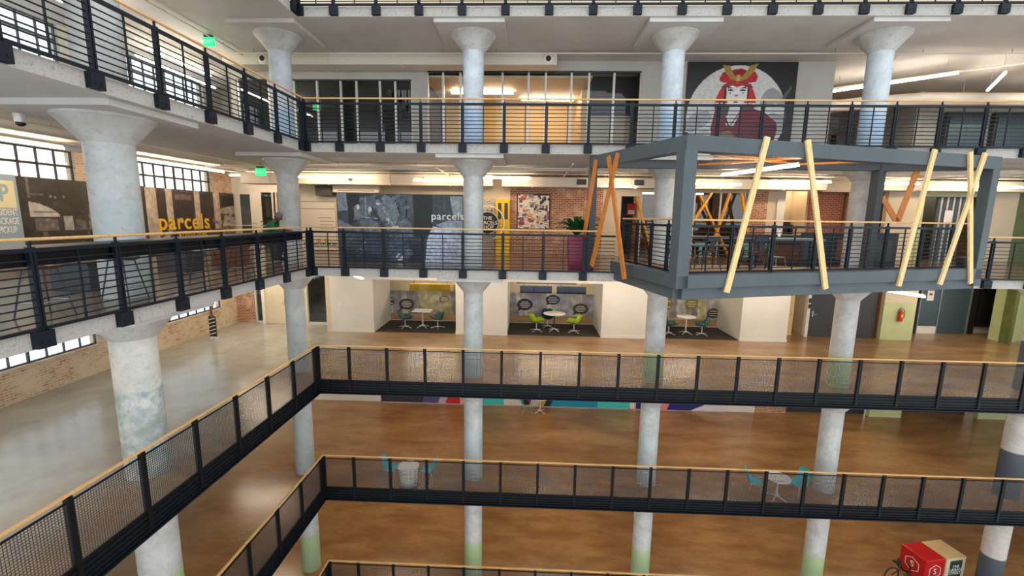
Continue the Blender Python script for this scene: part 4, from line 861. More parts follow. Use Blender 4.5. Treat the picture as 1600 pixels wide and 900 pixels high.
# open doorway and grey doors at the right of level 3
t = thing('door_post', 'white steel door post with card reader beside the grey door', 'door post', (18.62, Yr - .08, z3)); MB().box(0, .13, 0, .2, 0, 2.6).build('post', 'white_laminate', t); MB().box(.03, .11, -.03, 0, 1.55, 1.75).build('card_reader', 'black_paint', t); MB().box(.03, .11, -.03, 0, 1.3, 1.48).build('keypad', 'black_paint', t)
door('plain dark grey door with chrome lever left of the third column', (18.78, Yr - .02, z3), 1.05, 2.55, 'charcoal', 'chrome', .12)
door('panelled dark grey door right of the third column', (20.55, Yr - .02, z3), 1.12, 2.55, 'charcoal', 'steel_dark', .9, 2, frame='rust_steel')
t = thing('timber_door', 'open oak door seen in the corridor doorway', 'door', (17.76, Yr + .02, z3), .25); MB().box(0, .42, 0, .05, .01, 2.5).build('leaf', 'pine', t); MB().box(.34, .38, -.03, .08, .95, 1.15).build('handle', 'chrome', t)
wall(MB().box(19.83, 20.46, Yr, Yr + .15, z3, c3).box(18.78, 21.75, Yr, Yr + .15, -.95, c3), 'cream_paint', 'cream wall between the two grey doors')
for k, (m, zz, h_) in enumerate((('red_paint', 2.05, .12), ('navy_paint', 1.85, .16), ('paper', 1.45, .28))):
    tag(MB().box(18.3, 18.42 + .06 * (k == 2), 9.9, 9.98, z3 + zz, z3 + zz + h_).build('door_notice', m), ('small red sign', 'small navy sign', 'white paper notice')[k] + ' on the wall beyond the corridor doorway', 'notice')
t = thing('fire_extinguisher', 'red fire extinguisher hanging on the pale green wall', 'fire extinguisher', (22.42, Yr - .35, z3 + .85))
MB().lathe([(.05, 0), (.085, .02), (.085, .40), (.06, .47), (.03, .50)], 20).build('cylinder', 'red_paint', t); MB().lathe([(.03, .5), (.03, .56)], 12).box(-.02, .09, -.015, .015, .56, .58).box(-.02, .1, -.015, .015, .60, .62).build('valve', 'galvanised', t)
MB().tube([(.03, 0, .55), (.12, -.02, .5), (.12, -.03, .3), (.1, -.04, .15)], .014, 8).build('hose', 'rubber', t); MB().box(-.05, .05, -.09, -.083, .2, .32).build('label_plate', 'yellow_paint', t); MB().box(-.04, .04, .06, .1, .2, .5).build('wall_bracket', 'galvanised', t)
# lift fronts
t = thing('lift_front', 'tall slate lift front with notices in the right recess', 'lift', (24.4, 8.25, z3))
MB().box(0, .85, 0, .3, .35, 3.2).build('side_panel', 'slate_door', t); MB().box(0, .85, -.02, .3, 0, .35).build('plinth', 'white_laminate', t); MB().box(.87, 2.2, .06, .3, 0, 3.2).build('door_leaf', 'slate_door', t)
for x in (-.03, .85, 2.2): MB().box(x, x + .035, -.03, .05, 0, 3.2).build('edge_strip', 'galvanised', t)
MB().box(.2, .62, -.012, 0, 2.1, 2.65).build('notice_sheet', 'paper', t); MB().box(.25, .55, -.012, 0, 1.55, 2.02).build('notice_sheet', 'paper', t); MB().box(.33, .47, -.018, -.01, 1.8, 1.9).build('notice_mark', 'red_paint', t)
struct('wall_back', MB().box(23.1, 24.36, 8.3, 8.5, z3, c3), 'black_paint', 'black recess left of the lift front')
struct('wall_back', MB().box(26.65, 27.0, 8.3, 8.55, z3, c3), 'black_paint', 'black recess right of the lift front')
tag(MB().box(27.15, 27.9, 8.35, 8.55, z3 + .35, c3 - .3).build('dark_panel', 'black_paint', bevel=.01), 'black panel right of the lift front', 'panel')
struct('wall_back', MB().box(26.85, 27.0, 6.6, 7.0, z3, c3), 'green_dark', 'olive green pillar side at the far right')
# level 4, behind the balcony
t = thing('meeting_room_glazing', 'dark glazed wall of the meeting room behind yellow braces', 'glazing', (10.85, Y4 + .1, 0))
for x in (0, 1.05, 2.15, 3.2, 4.2): MB().box(x, x + .06, 0, .08, 0, 2.62).build('mullion', 'white_metal', t)
for x in (0, 1.05, 2.15, 3.2): MB().box(x + .06, x + 1.05, .03, .04, .05, 2.6).build('pane', 'glass_dark', t)
for k, (a, b) in enumerate((((10.62, 2.41), (11.42, .03)), ((12.09, 2.58), (12.72, .03)), ((13.46, 2.6), (12.0, .03)), ((13.14, 2.5), (14.5, .03)), ((14.24, 2.6), (13.6, .03)), ((14.6, 2.6), (15.25, .03)))):
    o = MB().bar((0, 0, 0), (b[0] - a[0], 0, b[1] - a[1]), .07, .16, (0, 1, 0)).build('timber_brace', 'timber_yellow', None, (a[0], 5.86 - .17 * (k % 3), a[1]))
    tag(o, 'yellow leaning timber brace, %s from the left, before the glazed room' % ('first', 'second', 'third', 'fourth', 'fifth', 'sixth')[k], 'brace', 'yellow timber braces')
t = thing('fire_notice', 'red and white notice inside the dark doorway behind the balcony', 'notice', (10.6, 7.5, 1.7)); MB().box(0, .4, 0, .03, 0, .5).build('plate', 'red_plastic', t); MB().box(.06, .34, -.006, 0, .05, .22).build('notice_sheet', 'paper', t)
wall(MB().box(9.9, 10.9, 7.6, 7.7, 0, c4), 'dark_room', 'dark wall inside the doorway left of the glazed room')
t = thing('hall_notice', 'yellow notice on the cream recess wall', 'notice', (16.98, Y4 + 1.84, 1.62)); MB().box(0, .36, 0, .04, 0, .5).build('plate', 'yellow_paint', t)
t = thing('drinking_fountain', 'dark drinking fountain on the cream recess wall', 'fountain', (17.55, Y4 + 1.55, 1.15)); MB().box(0, .13, 0, .3, -.2, .28).box(.22, .34, 0, .3, -.2, .22).build('basin', 'black_paint', t, bevel=.02); MB().box(.0, .34, .25, .32, .05, .35).build('back_plate', 'steel_dark', t)
door('narrow white door edge with bright glass slot in the recess', (16.25, Y4 - .08, 0), .3, 2.4, 'white_laminate', None)
door('dark doorway leaf at the right of the parcel gallery', (24.0, Y4 - .06, 0), .38, 2.6, 'black_paint', None)
t = thing('curtain_door', 'grey curtained doorway with a white sheet of paper', 'door', (22.0, Y4 + .25, 0))
for k in range(9): MB().tube([(.75 + .12 * k, 0, 0), (.75 + .12 * k, 0, 2.6)], .065, 8).build('curtain_fold', 'galvanised' if k % 2 else 'steel_grey', t)
MB().box(-.12, -.02, -.3, .1, 0, 2.66).box(-.12, 2.0, -.3, .1, 2.58, 2.68).build('frame', 'green_paint', t); MB().box(1.0, 1.32, -.09, -.08, 1.55, 2.05).build('paper_sheet', 'paper', t)
for k, (x, lab) in enumerate(((14.9, 'left'), (15.9, 'middle'), (16.9, 'right'))):
    t = thing('display_panel', '%s dark low display panel behind the balcony railing' % lab, 'panel', (x, 1.75, 0)); MB().box(0, .95, 0, .06, .1, 1.2).build('panel_sheet', 'dark_room', t); MB().box(.1, .8, -.01, 0, .35, 1.0).build('picture', 'steel_dark' if k != 1 else 'brown_leather', t); MB().box(.05, .1, -.1, .2, 0, .1).box(.85, .9, -.1, .2, 0, .1).build('foot', 'steel_dark', t)
t = thing('reception_desk', 'orange brown low counter behind the balcony', 'counter', (13.9, 3.6, 0)); MB().box(0, 2.7, 0, .7, .08, .72).build('front', 'brown_leather', t, bevel=.01); MB().box(-.05, 2.75, -.05, .75, .72, 1.05).build('top', 'charcoal', t, bevel=.01); MB().box(.05, 2.65, .05, .65, 0, .08).build('plinth', 'charcoal', t)

# ================================================================== FURNITURE
def shell(mb, prof, half, thick=.02, nx=9, curl=.09):
    """prof: (y, z) from the seat front to the backrest top; half: half width along the profile; curl: lift of the side edges"""
    n = len(prof); top = []
    for i, (y, z) in enumerate(prof):
        row = []
        a = prof[max(0, i - 1)]; b = prof[min(n - 1, i + 1)]; d = Vector((0, b[0] - a[0], b[1] - a[1])).normalized(); nn = Vector((0, -d.z, d.y))
        for k in range(nx):
            s_ = -1 + 2 * k / (nx - 1); p = Vector((half[i] * s_, y, z)) + nn * (curl * s_ * s_); row.append((p, nn))
        top.append(row)
    n0 = len(mb.v)
    for off in (0, -thick):
        for row in top:
            for p, nn in row: mb.v.append(tuple(p + nn * off))
    q = n * nx
    for i in range(n - 1):
        for k in range(nx - 1):
            a = n0 + i * nx + k; mb.f.append((a, a + 1, a + nx + 1, a + nx)); mb.f.append((a + q, a + nx + q, a + nx + 1 + q, a + 1 + q))
    for i in range(n - 1):
        for k in (0, nx - 1): a = n0 + i * nx + k; mb.f.append((a, a + nx, a + nx + q, a + q))
    for k in range(nx - 1):
        for i in (0, n - 1): a = n0 + i * nx + k; mb.f.append((a, a + 1, a + 1 + q, a + q))
    mb.smooth = True; return mb
def legged_chair(name, label, m, loc, rz, group, leg='chrome', cushion=None):
    t = thing(name, label, 'chair', loc, rz, group)
    shell(MB(), [(-.22, .43), (-.2, .455), (-.05, .44), (.12, .44), (.18, .48), (.22, .60), (.25, .72), (.28, .86), (.285, .88)], [.17, .2, .22, .22, .21, .2, .2, .17, .12], curl=.05).build('seat_shell', m, t)
    for sx in (-1, 1):
        for a, b in (((.15 * sx, -.12, .43), (.22 * sx, -.24, 0)), ((.15 * sx, .10, .43), (.21 * sx, .25, 0))): MB().tube([a, b], .011, 8).build('leg', leg, t)
    MB().tube([(-.15, -.12, .425), (.15, -.12, .425), (.15, .1, .425), (-.15, .1, .425), (-.15, -.12, .425)], .01, 6).build('under_frame', leg, t)
    return t
def swivel_chair(label, m, loc, rz, cush, group='swivel chairs in the alcoves'):
    t = thing('swivel_chair', label, 'chair', loc, rz, group)
    shell(MB(), [(-.25, .42), (-.22, .44), (-.05, .40), (.12, .40), (.2, .46), (.26, .60), (.31, .74), (.33, .80)], [.22, .26, .29, .29, .28, .27, .24, .16], curl=.16, thick=.03).build('bucket_shell', m, t)
    if cush: MB().lathe([(.19, .425), (.21, .44), (.2, .47), (.12, .475)], 18).build('seat_cushion', cush, t)
    MB().tube([(0, 0, .05), (0, 0, .40)], .022, 10).build('stem', 'white_metal', t)
    for k in range(4): a = PI / 4 + k * PI / 2; MB().tube([(0, 0, .07), (.16 * math.cos(a), .16 * math.sin(a), .055), (.33 * math.cos(a), .33 * math.sin(a), .015)], [.02, .016, .012], 6).build('base_leg', 'white_metal', t)
    return t
def pedestal_table(label, loc, top, h, rad=None, size=None, m='white_laminate', stem='white_metal', rz=0):
    t = thing('pedestal_table', label, 'table', loc, rz)
    if rad: MB().lathe([(rad - .02, h - .03), (rad, h - .02), (rad, h - .005), (rad - .01, h)], 32).build('table_top', m, t)
    else: MB().box(-size[0] / 2, size[0] / 2, -size[1] / 2, size[1] / 2, h - .03, h).build('table_top', m, t, bevel=.008)
    MB().tube([(0, 0, .05), (0, 0, h - .03)], .032, 12).build('stem', stem, t)
    for k in range(4): a = PI / 4 + k * PI / 2; MB().tube([(0, 0, .12), (.14 * math.cos(a), .14 * math.sin(a), .07), (.32 * math.cos(a), .32 * math.sin(a), .015)], [.026, .02, .014], 6).build('base_leg', 'white_metal', t)
    return t
g = z3 + .012
pedestal_table('square white table between the patterned chairs in the first alcove', (1.5, 7.15, g), 0, .80, size=(.86, .7))
swivel_chair('patterned teal swivel chair left of the square table, first alcove', 'teal_fabric', (.72, 7.0, g), PI / 2 + .5, None); swivel_chair('patterned teal swivel chair right of the square table, first alcove', 'teal_fabric', (2.2, 7.1, g), -PI / 2 - .5, None)
pedestal_table('round white table between lime chairs in the second alcove', (7.52, 7.05, g), 0, .82, rad=.5, stem='steel_dark')
swivel_chair('lime green swivel chair left of the round table, second alcove', 'lime_plastic', (6.72, 6.95, g), PI / 2 + .15, 'blue_fabric'); swivel_chair('lime green swivel chair right of the round table, second alcove', 'lime_plastic', (8.40, 6.9, g), -PI / 2 - .2, 'blue_fabric'); swivel_chair('dark blue swivel chair behind the round table, second alcove', 'blue_fabric', (7.25, 7.75, g), .1, None)
pedestal_table('small round table behind the second column in the third alcove', (13.42, 7.1, g), 0, .8, rad=.42)
swivel_chair('patterned teal swivel chair left of the table, third alcove', 'teal_fabric', (12.62, 6.95, g), PI / 2, None); swivel_chair('patterned teal swivel chair right of the table, third alcove', 'teal_fabric', (14.08, 6.95, g), -PI / 2 - .3, 'teal_plastic')
# turquoise chairs
z2 = F[2]
t = thing('drum_table', 'white drum shaped table between two turquoise chairs', 'table', (2.56, .48, z2)); MB().lathe([(.28, 0), (.3, .03), (.3, .62)], 32).build('drum', 'white_laminate', t); MB().lathe([(.33, .62), (.34, .63), (.34, .655), (.32, .66)], 32).build('table_top', 'white_laminate', t); MB().lathe([(.29, -.0), (.29, .02)], 32).build('base_ring', 'rubber', t)
legged_chair('shell_chair', 'turquoise shell chair left of the white drum table', 'teal_plastic', (1.95, .64, z2), PI / 2 + .1, 'turquoise shell chairs'); legged_chair('shell_chair', 'turquoise shell chair right of the white drum table', 'teal_plastic', (3.19, .64, z2), -PI / 2 - .1, 'turquoise shell chairs')
pedestal_table('round white pedestal table between turquoise chairs at the right', (14.25, .45, z2), 0, .72, rad=.36)
legged_chair('shell_chair', 'turquoise shell chair left of the round pedestal table', 'teal_plastic', (13.62, .62, z2), PI / 2 - .25, 'turquoise shell chairs'); legged_chair('shell_chair', 'turquoise shell chair right of the round pedestal table', 'teal_plastic', (15.0, .62, z2), -PI / 2 + .35, 'turquoise shell chairs')
legged_chair('shell_chair', 'turquoise shell chair with a black bag before the colour mural', 'teal_plastic', (6.32, 6.1, z2), PI / 2 + .3, 'turquoise shell chairs')
t = thing('backpack', 'black backpack with red trim on the far turquoise chair', 'bag', (6.36, 6.1, z2 + .45)); shell(MB(), [(-.14, .0), (-.15, .15), (-.12, .3), (-.04, .38), (.06, .36)], [.15, .17, .16, .13, .08], thick=.16, curl=-.03).build('bag_body', 'rubber', t); MB().box(.1, .14, -.2, -.16, .02, .22).build('trim', 'red_paint', t)
pedestal_table('white round table beside the far turquoise chair', (6.95, 6.25, z2), 0, .72, rad=.42)

# bar counter and stools along the left railing
t = thing('bar_counter', 'long dark bar counter along the left railing of the parcel gallery', 'counter', (0, 0, 0)); MB().box(-.56, -.06, -8.4, -.35, 1.02, 1.075).build('counter_top', 'steel_black', t, bevel=.008); MB().box(-.10, -.06, -8.4, -.35, .84, 1.02).build('apron', 'steel_black_matt', t)
for y in (-8.2, -6.2, -4.2, -2.2, -.5): MB().box(-.5, -.06, y - .02, y + .02, .9, 1.02).build('support_arm', 'steel_black_matt', t)
def bar_stool(label, loc, rz, m, back=True, h=.72):
    t = thing('bar_stool', label, 'stool', loc, rz, 'bar stools at the counter')
    shell(MB(), [(-.19, h), (-.17, h + .02), (0, h), (.14, h + .01), (.19, h + .06), (.22, h + .2), (.235, h + .3)], [.16, .19, .2, .2, .19, .18, .14], curl=.03).build('seat_shell', m, t)
    for sx in (-1, 1):
        for sy in (-1, 1): MB().tube([(.13 * sx, .12 * sy, h - .01), (.23 * sx, .23 * sy, 0)], .012, 8).build('leg', 'steel_dark', t)
    MB().tube([(-.2, -.2, .24), (.2, -.2, .24), (.2, .2, .24), (-.2, .2, .24), (-.2, -.2, .24)], .009, 6).build('foot_rail', 'galvanised', t)
    return t
bar_stool('dark grey bar stool at the counter beside the near column', (-.8, -5.25, 0), PI / 2 + .1, 'charcoal')
bar_stool('brown seated bar stool at the near end of the counter', (-.78, -6.6, 0), PI / 2 - .1, 'brown_leather')
bar_stool('grey bar stool right of the near column at the counter', (-.82, -3.2, 0), PI / 2, 'galvanised')
bar_stool('brown bar stool third from the corner at the counter', (-.82, -2.0, 0), PI / 2 + .2, 'brown_leather')
bar_stool('bar stool under the seated person in green', (-.82, -.75, 0), PI / 2, 'charcoal')
for k, (x, y) in enumerate(((-2.6, -4.2), (-3.0, -1.2), (-2.7, .4))):
    t = thing('storage_box', ('low grey crate behind the near column', 'dark crate under the wall photo', 'brown crate near the corner column')[k] + ' on the parcel gallery', 'crate', (x, y, 0)); MB().box(-.4, .4, -.3, .3, 0, .55).build('crate_body', ('steel_grey', 'charcoal', 'brown_leather')[k], t, bevel=.02); MB().box(-.42, .42, -.32, .32, .5, .56).build('rim', 'steel_dark', t)

# cafe furniture on and behind the balcony
def metal_chair(label, loc, rz, m):
    t = thing('metal_chair', label, 'chair', loc, rz, 'metal cafe chairs by the balcony')
    MB().box(-.19, .19, -.19, .19, .44, .46).build('seat', m, t, bevel=.01)
    for sx in (-1, 1):
        MB().tube([(.17 * sx, -.17, .45), (.24 * sx, -.25, 0)], [.02, .012], 8).build('leg', m, t); MB().tube([(.17 * sx, .17, .45), (.24 * sx, .27, 0)], [.02, .012], 8).build('leg', m, t); MB().tube([(.17 * sx, .18, .45), (.17 * sx, .25, .84)], .012, 8).build('back_post', m, t)
    MB().box(-.18, .18, .225, .245, .72, .85).build('back_rest', m, t, bevel=.008); MB().box(-.05, .05, .205, .225, .46, .74).build('back_slat', m, t); return t
def cafe_table(label, loc, wd, dp, h, m='table_grey'):
    t = thing('cafe_table', label, 'table', loc); MB().box(-wd / 2, wd / 2, -dp / 2, dp / 2, h - .05, h).build('table_top', m, t, bevel=.008)
    for sx in (-1, 1):
        for sy in (-1, 1): MB().bar((sx * (wd / 2 - .08), sy * (dp / 2 - .08), h - .05), (sx * (wd / 2 - .04), sy * (dp / 2 - .04), 0), .045, .045).build('leg', 'chair_dark', t)
    return t
dz = .29
cafe_table('long grey table at the left of the balcony deck', (11.2, -.55, dz), 1.9, .7, .82); cafe_table('grey table in the middle of the balcony deck', (13.3, -.45, dz), 1.5, .6, .8)
for lab, x, y, r, m in (('dark metal chair at the left front of the deck table', 10.9, -1.15, PI, 'chair_dark'), ('dark metal chair at the right front of the deck table', 12.1, -1.05, PI + .2, 'chair_dark'), ('dark metal chair left on the deck by the corner post', 10.2, -1.0, 2.4, 'chair_dark')): metal_chair(lab, (x, y, dz), r, m)
for lab, x, y, r, m in (('green grey metal chair behind the left deck table', 11.6, 1.0, .1, 'chair_green'), ('green grey metal chair behind the middle deck table', 13.0, 1.2, -.3, 'chair_green'), ('orange brown chair behind the left deck table', 11.3, 2.3, .2, 'pine_orange'), ('green grey metal chair near the recess', 13.9, 1.3, .4, 'chair_green')): metal_chair(lab, (x, y, 0), r, m)
cafe_table('grey table on the gallery floor behind the balcony', (12.3, 1.9, 0), 2.0, .7, .76)
t = thing('wall_cup', 'small white bottle standing on the middle deck table', 'bottle', (13.0, -.45, dz + .8)); MB().lathe([(.03, 0), (.035, .02), (.035, .14), (.015, .19), (.015, .22)], 12).build('bottle_body', 'white_laminate', t); MB().lathe([(.017, .22), (.017, .24)], 12).build('cap', 'navy_paint', t)

# ================================================================== PLANTS
def leafy(name, label, loc, n, r, h, seed, pot):
    t = thing(name, label, 'plant', loc); rd = random.Random(seed); pot(t)
    for k in range(n):
        a = rd.random() * 2 * PI; ln = r * (.6 + .5 * rd.random()); up = h * (.45 + .7 * rd.random()); wd = .06 + .05 * rd.random(); d = Vector((math.cos(a), math.sin(a), 0)); s_ = Vector((-d.y, d.x, 0))
        mb = MB(); z0 = t['top']; N = 6; pts = []
        for i in range(N + 1):
            q = i / N; c = d * (ln * q) + Vector((0, 0, z0 + up * math.sin(q * 2.1) / math.sin(1.57) * (1 if q < .8 else .96))); ww = wd * math.sin(PI * min(1, q * .92 + .06)) * (1.0 if q > .25 else .35)
            pts.append((c - s_ * ww + Vector((0, 0, .02)), c, c + s_ * ww + Vector((0, 0, .02))))
        for p in pts: mb.v += [tuple(x) for x in p]
        for i in range(N):
            for j in (0, 1): mb.f.append((3 * i + j, 3 * i + j + 1, 3 * i + j + 4, 3 * i + j + 3))
        mb.smooth = True; mb.build('leaf', 'leaf', t)
    return t
def magenta_pot(t):
    t['top'] = 1.0; mb = MB(); a, b, h = .22, .27, 1.0
    mb.v = [(-a, -a, 0), (a, -a, 0), (a, a, 0), (-a, a, 0), (-b, -b, h), (b, -b, h), (b, b, h), (-b, b, h)]; mb.f = [(3, 2, 1, 0), (4, 5, 6, 7), (0, 1, 5, 4), (1, 2, 6, 5), (2, 3, 7, 6), (3, 0, 4, 7)]
    mb.build('planter_box', 'magenta_plastic', t, bevel=.02); MB().box(-.23, .23, -.23, .23, .985, 1.01).build('soil', 'soil', t)
leafy('potted_plant', 'broad leaved plant in a tall magenta planter left of the balcony', (7.75, .95, 0), 34, .68, .52, 5, magenta_pot)
def dark_pot(t):
    t['top'] = .6; MB().lathe([(.16, 0), (.2, .02), (.23, .5), (.23, .56), (.2, .56)], 20).build('pot', 'charcoal', t); MB().lathe([(.2, .53), (.2, .55)], 20).build('soil', 'soil', t); MB().tube([(0, 0, .5), (.02, 0, 1.0)], .018, 6).build('stem', 'soil', t); t['top'] = .95
leafy('potted_plant', 'dark leaved plant behind the seated person in green', (-2.1, 1.9, 0), 18, .45, .5, 9, dark_pot)
leafy('potted_plant', 'small green plant at the railing right of the balcony', (19.3, 1.0, 0), 16, .5, .35, 12, dark_pot)

# striped pole in the left corner of the alcove gallery
t = thing('striped_paddle', 'black and white striped marker leaning at the brick wall', 'marker', (-6.45, 4.45, z3))
mb = MB().box(-.14, .14, -.02, .02, .12, .95); mb.build('paddle', 'black_paint', t)
for k in range(5): MB().bar((-.13, -.025, .2 + .15 * k), (.13, -.025, .28 + .15 * k), .01, .04).build('stripe', 'paper', t)
MB().tube([(0, 0, .9), (-.06, 0, 1.75)], [.05, .03], 8).build('handle', 'brown_leather', t); MB().box(-.16, .16, -.14, .14, 0, .05).build('foot', 'white_metal', t); MB().bar((0, 0, .05), (0, 0, .15), .03, .03).build('stem', 'white_metal', t)
MB().box(-.06, .06, -.03, .03, .98, 1.02).build('red_band', 'red_paint', t)
# small wall fittings on level 3
tag(MB().box(-1.95, -1.83, Y3 - .03, Y3, z3 + 1.15, z3 + 1.32).build('wall_switch', 'paper', bevel=.005), 'small pale switch plate on the white block left of the first alcove', 'switch')
for k, (x, y) in enumerate(((-.2, 5.2), (9.2, 4.8))):
    t = thing('spot_light', '%s adjustable spot light under the slab' % ('left white' if k == 0 else 'right white'), 'lamp', (x, y, s3)); MB().tube([(0, 0, 0), (0, 0, -.35)], .012, 6).build('stem', 'white_metal', t); MB().tube([(0, .06, -.30), (0, -.14, -.45)], .05, 12).build('head', 'white_metal', t); MB().tube([(0, -.14, -.45), (0, -.16, -.465)], .042, 12).build('lens', 'black_paint', t)

# ================================================================== CARGO TRIKE on the lowest gallery
z1 = F[1]
tr = thing('cargo_trike', 'cargo trike with a red box and a plywood box on the lowest floor', 'cargo trike', (20.62, 1.78, z1), .2)
ba, bb, bz0, bz1 = -.82, .82, .22, 1.08
MB().box(-.82, -.02, -.42, .42, bz0, bz1).build('red_box', 'red_plastic', tr, bevel=.03); MB().box(.0, .82, -.42, .42, bz0, bz1 - .01).build('plywood_box', 'plywood', tr, bevel=.015)
MB().box(.04, .78, -.428, -.418, bz0 + .03, bz1 - .05).build('front_panel', 'plywood_pale', tr)
s_ = MB(); pts = [(.16, .12)] + [(.16 + .5 * k / 12, .72 + (.06 if k % 2 else 0)) for k in range(13)] + [(.66, .12)]
s_.v = [(x, -.434, bz0 + z) for x, z in pts] + [(x, -.426, bz0 + z) for x, z in pts]; n_ = len(pts); s_.f = [tuple(range(n_)), tuple(range(2 * n_ - 1, n_ - 1, -1))] + [(k, (k + 1) % n_, n_ + (k + 1) % n_, n_ + k) for k in range(n_)]
pl = s_.build('sign_plate', 'sign_green', tr); share('lettering', text_mesh('THE\nURBAN\nSTREET', .145, 'paper', .004, lines=.85), pl, (.41, -.440, bz0 + .40))
def hexa(par, M4):
    mb = MB(); 
    for r in (.24, .262):
        for k in range(6): a = PI / 6 + k * PI / 3; mb.v.append((r * math.cos(a), 0, r * math.sin(a)))
    for r in (.24, .262):
        for k in range(6): a = PI / 6 + k * PI / 3; mb.v.append((r * math.cos(a), -.006, r * math.sin(a)))
    for k in range(6):
        j = (k + 1) % 6; mb.f += [(12 + k, 12 + j, 18 + j, 18 + k), (k, 6 + k, 6 + j, j), (6 + k, 18 + k, 18 + j, 6 + j), (k, j, 12 + j, 12 + k)]
    o = mb.build('hexagon_mark', 'paper', par); o.matrix_local = M4; l = share('lettering', text_mesh('S', .3, 'sign_text_white', .004), o, (0, -.004, 0)); return o
hexa(tr, Matrix.Translation((-.42, -.424, bz0 + .42)))
hexa(tr, Matrix.Translation((-.824, .0, bz0 + .42)) @ Matrix.Rotation(-PI / 2, 4, 'Z'))
for x, y in ((-.5, -.5), (-.5, .5)):
    w_ = thing_ = MB(); a_ = [(.25 * math.cos(2 * PI * k / 24), .25 * math.sin(2 * PI * k / 24)) for k in range(25)]
    MB().tube([(x + p, y, .25 + q) for p, q in a_], .022, 8).build('wheel', 'rubber', tr)
MB().box(-.8, .8, -.38, .38, .16, .22).build('chassis', 'steel_dark', tr)
MB().tube([(-.8, 0, .3), (-1.15, .0, .42), (-1.35, 0, .75)], .025, 8).build('frame_tube', 'steel_black_matt', tr); MB().tube([(-1.32, 0, .6), (-1.36, 0, .78)], .016, 8).build('seat_post', 'galvanised', tr)
shell(MB(), [(-.12, .90), (-.05, .91), (.1, .9), (.16, .92)], [.03, .06, .1, .08], thick=.05, curl=-.02).build('saddle', 'rubber', tr, (-1.36, 0, -.11), PI / 2)
MB().tube([(-1.6 + .28 * math.cos(2 * PI * k / 24), 0, .3 + .28 * math.sin(2 * PI * k / 24)) for k in range(25)], .022, 8).build('wheel', 'rubber', tr); MB().tube([(-1.3, 0, .45), (-1.6, 0, .3)], .016, 8).build('chain_stay', 'steel_black_matt', tr)
MB().tube([(-.86, 0, .4), (-.9, 0, .62)], .018, 8).build('stem', 'steel_black_matt', tr)

# ================================================================== PERSON seated at the counter
def skin_body(name, joints, edges, m, parent=None, sub=2):
    me = bpy.data.meshes.new(name); keys = list(joints); me.from_pydata([joints[k][0] for k in keys], [(keys.index(a), keys.index(b)) for a, b in edges], [])
    o = bpy.data.objects.new(name, me); C.objects.link(o); o.parent = parent; me.materials.append(M(m))
    o.modifiers.new('skin', 'SKIN')
    for i, k in enumerate(keys):
        sv = me.skin_vertices[0].data[i]; r = joints[k][1]; sv.radius = r if isinstance(r, tuple) else (r, r); sv.use_root = (i == 0)
    s_ = o.modifiers.new('sub', 'SUBSURF'); s_.levels = s_.render_levels = sub
    bpy.context.view_layer.update(); me2 = bpy.data.meshes.new_from_object(o.evaluated_get(bpy.context.evaluated_depsgraph_get()))
    for p in me2.polygons: p.use_smooth = True
    o.modifiers.clear(); o.data = me2; return o
# local frame: sits facing +x (towards the railing), origin on the floor under the pelvis
per = thing('person', 'person in a green shirt with grey hair leaning on the counter', 'person', (-.92, -.75, 0), .35)
J = {'pel': ((0, 0, .86), (.15, .13)), 'waist': ((.05, 0, 1.0), (.14, .12)), 'chest': ((.16, 0, 1.18), (.17, .13)), 'neck0': ((.26, 0, 1.33), (.085, .08)), 'neck': ((.32, 0, 1.39), .055),
     'shL': ((.20, .19, 1.27), .075), 'elL': ((.34, .27, 1.09), .05), 'wrL': ((.56, .12, 1.105), .033), 'shR': ((.20, -.19, 1.27), .075), 'elR': ((.34, -.27, 1.09), .05), 'wrR': ((.56, -.12, 1.105), .033),
     'hipL': ((.03, .1, .82), .1), 'knL': ((.42, .13, .78), .07), 'anL': ((.34, .13, .33), .045), 'toL': ((.48, .14, .28), .04), 'hipR': ((.03, -.1, .82), .1), 'knR': ((.42, -.13, .78), .07), 'anR': ((.34, -.13, .33), .045), 'toR': ((.48, -.14, .28), .04)}
body = skin_body('body', J, [('pel', 'waist'), ('waist', 'chest'), ('chest', 'neck0'), ('neck0', 'neck'), ('chest', 'shL'), ('shL', 'elL'), ('elL', 'wrL'), ('chest', 'shR'), ('shR', 'elR'), ('elR', 'wrR'), ('pel', 'hipL'), ('hipL', 'knL'), ('knL', 'anL'), ('anL', 'toL'), ('pel', 'hipR'), ('hipR', 'knR'), ('knR', 'anR'), ('anR', 'toR')], 'shirt_green', per)
body.data.materials.append(M('trousers')); body.data.materials.append(M('skin')); body.data.materials.append(M('rubber'))
for p in body.data.polygons:
    c = p.center; p.material_index = 3 if c.z < .37 else 1 if c.z < .93 else 2 if (c.x > .42 and c.z < 1.2) or (c.z > 1.36 and abs(c.y) < .09) else 0
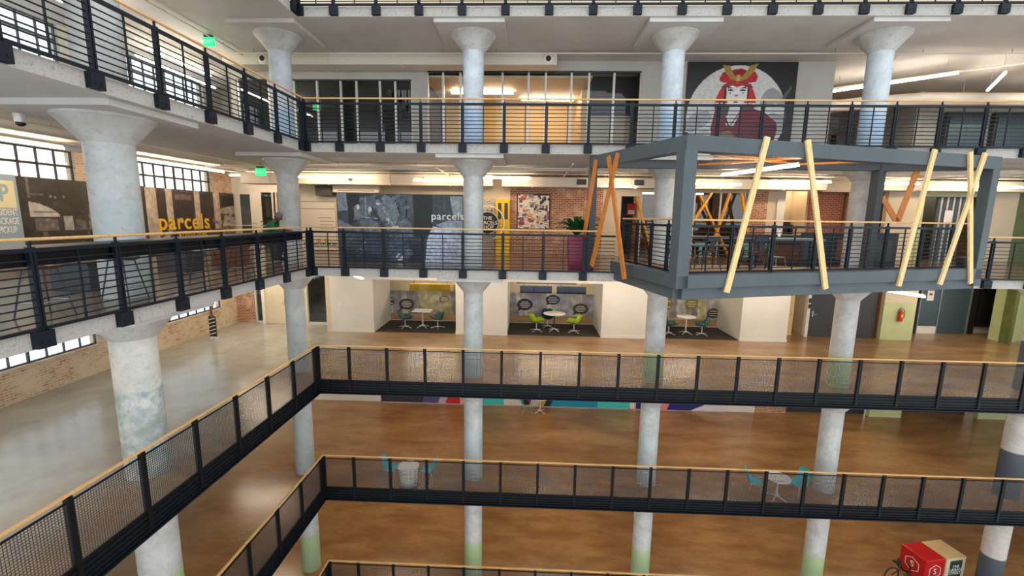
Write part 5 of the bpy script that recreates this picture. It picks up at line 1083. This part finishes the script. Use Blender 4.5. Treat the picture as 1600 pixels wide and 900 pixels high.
# head: ellipsoid with brow, nose, jaw, ears; looks down and forward
bm = bmesh.new(); bmesh.ops.create_uvsphere(bm, u_segments=28, v_segments=20, radius=1)
for v in bm.verts:
    x, y, z = v.co; w_ = .078 * (1 - .22 * max(0, -z) ** 2); v.co = (x * .098, y * w_, z * .122)
    if x > .5 and z < -.3: v.co.x += .012
    if x > .85 and abs(y) < .28 and -.45 < z < .12: v.co.x += .022 * (1 - abs(y) / .28) * (1 - abs(z + .16) / .4)
    if x > .7 and .0 < z < .25 and .2 < abs(y) < .6: v.co.x -= .008
me = bpy.data.meshes.new('head'); bm.to_mesh(me); bm.free(); me.materials.append(M('skin'))
for p in me.polygons: p.use_smooth = True
hd = share('head', me, per, (.38, 0, 1.47)); hd.rotation_euler = (0, .55, 0)
bm = bmesh.new(); bmesh.ops.create_uvsphere(bm, u_segments=28, v_segments=20, radius=1)
kill = [v for v in bm.verts if v.co.z < -.15 + .55 * max(0, v.co.x + .35) or (v.co.x > .45 and v.co.z < .62)]
bmesh.ops.delete(bm, geom=kill, context='VERTS')
for v in bm.verts: v.co = (v.co.x * .107, v.co.y * .087, v.co.z * .131)
me = bpy.data.meshes.new('hair'); bm.to_mesh(me); bm.free(); me.materials.append(M('hair_grey'))
for p in me.polygons: p.use_smooth = True
share('hair', me, hd)
for s_ in (-1, 1):
    MB().lathe([(.018, -.006), (.026, 0), (.018, .006)], 12).build('ear', 'skin', hd, (-.005, s_ * .078, -.012)).rotation_euler = (PI / 2, 0, 0)
    MB().lathe([(.004, -.01), (.011, -.004), (.011, .004), (.004, .01)], 10).build('eye', 'rubber', hd, (.083, s_ * .03, .012))
MB().bar((.094, -.022, -.062), (.094, .022, -.062), .008, .006).build('mouth', 'brown_leather', hd)
for s_ in (-1, 1):
    H = {'wr': ((.55, s_ * .125, 1.105), .03), 'palm': ((.62, s_ * .09, 1.10), (.036, .018)), 'kn': ((.655, s_ * .07, 1.1), (.036, .016))}
    E_ = [('wr', 'palm'), ('palm', 'kn')]
    hand = skin_body('hand', H, E_, 'skin', per, 1)
    for k in range(4):
        oy = (-.027 + .018 * k); ln = (.058, .068, .064, .05)[k]
        p0 = Vector((.65, s_ * .07 + oy, 1.103)); MB().tube([p0, p0 + Vector((ln * .5, -s_ * .01, .012)), p0 + Vector((ln, -s_ * .02, -.012))], [.0095, .009, .007], 8).build('finger', 'skin', hand)
    p0 = Vector((.60, s_ * .06, 1.1)); MB().tube([p0, p0 + Vector((.03, -s_ * .03, .005)), p0 + Vector((.058, -s_ * .038, -.005))], [.011, .01, .008], 8).build('thumb', 'skin', hand)
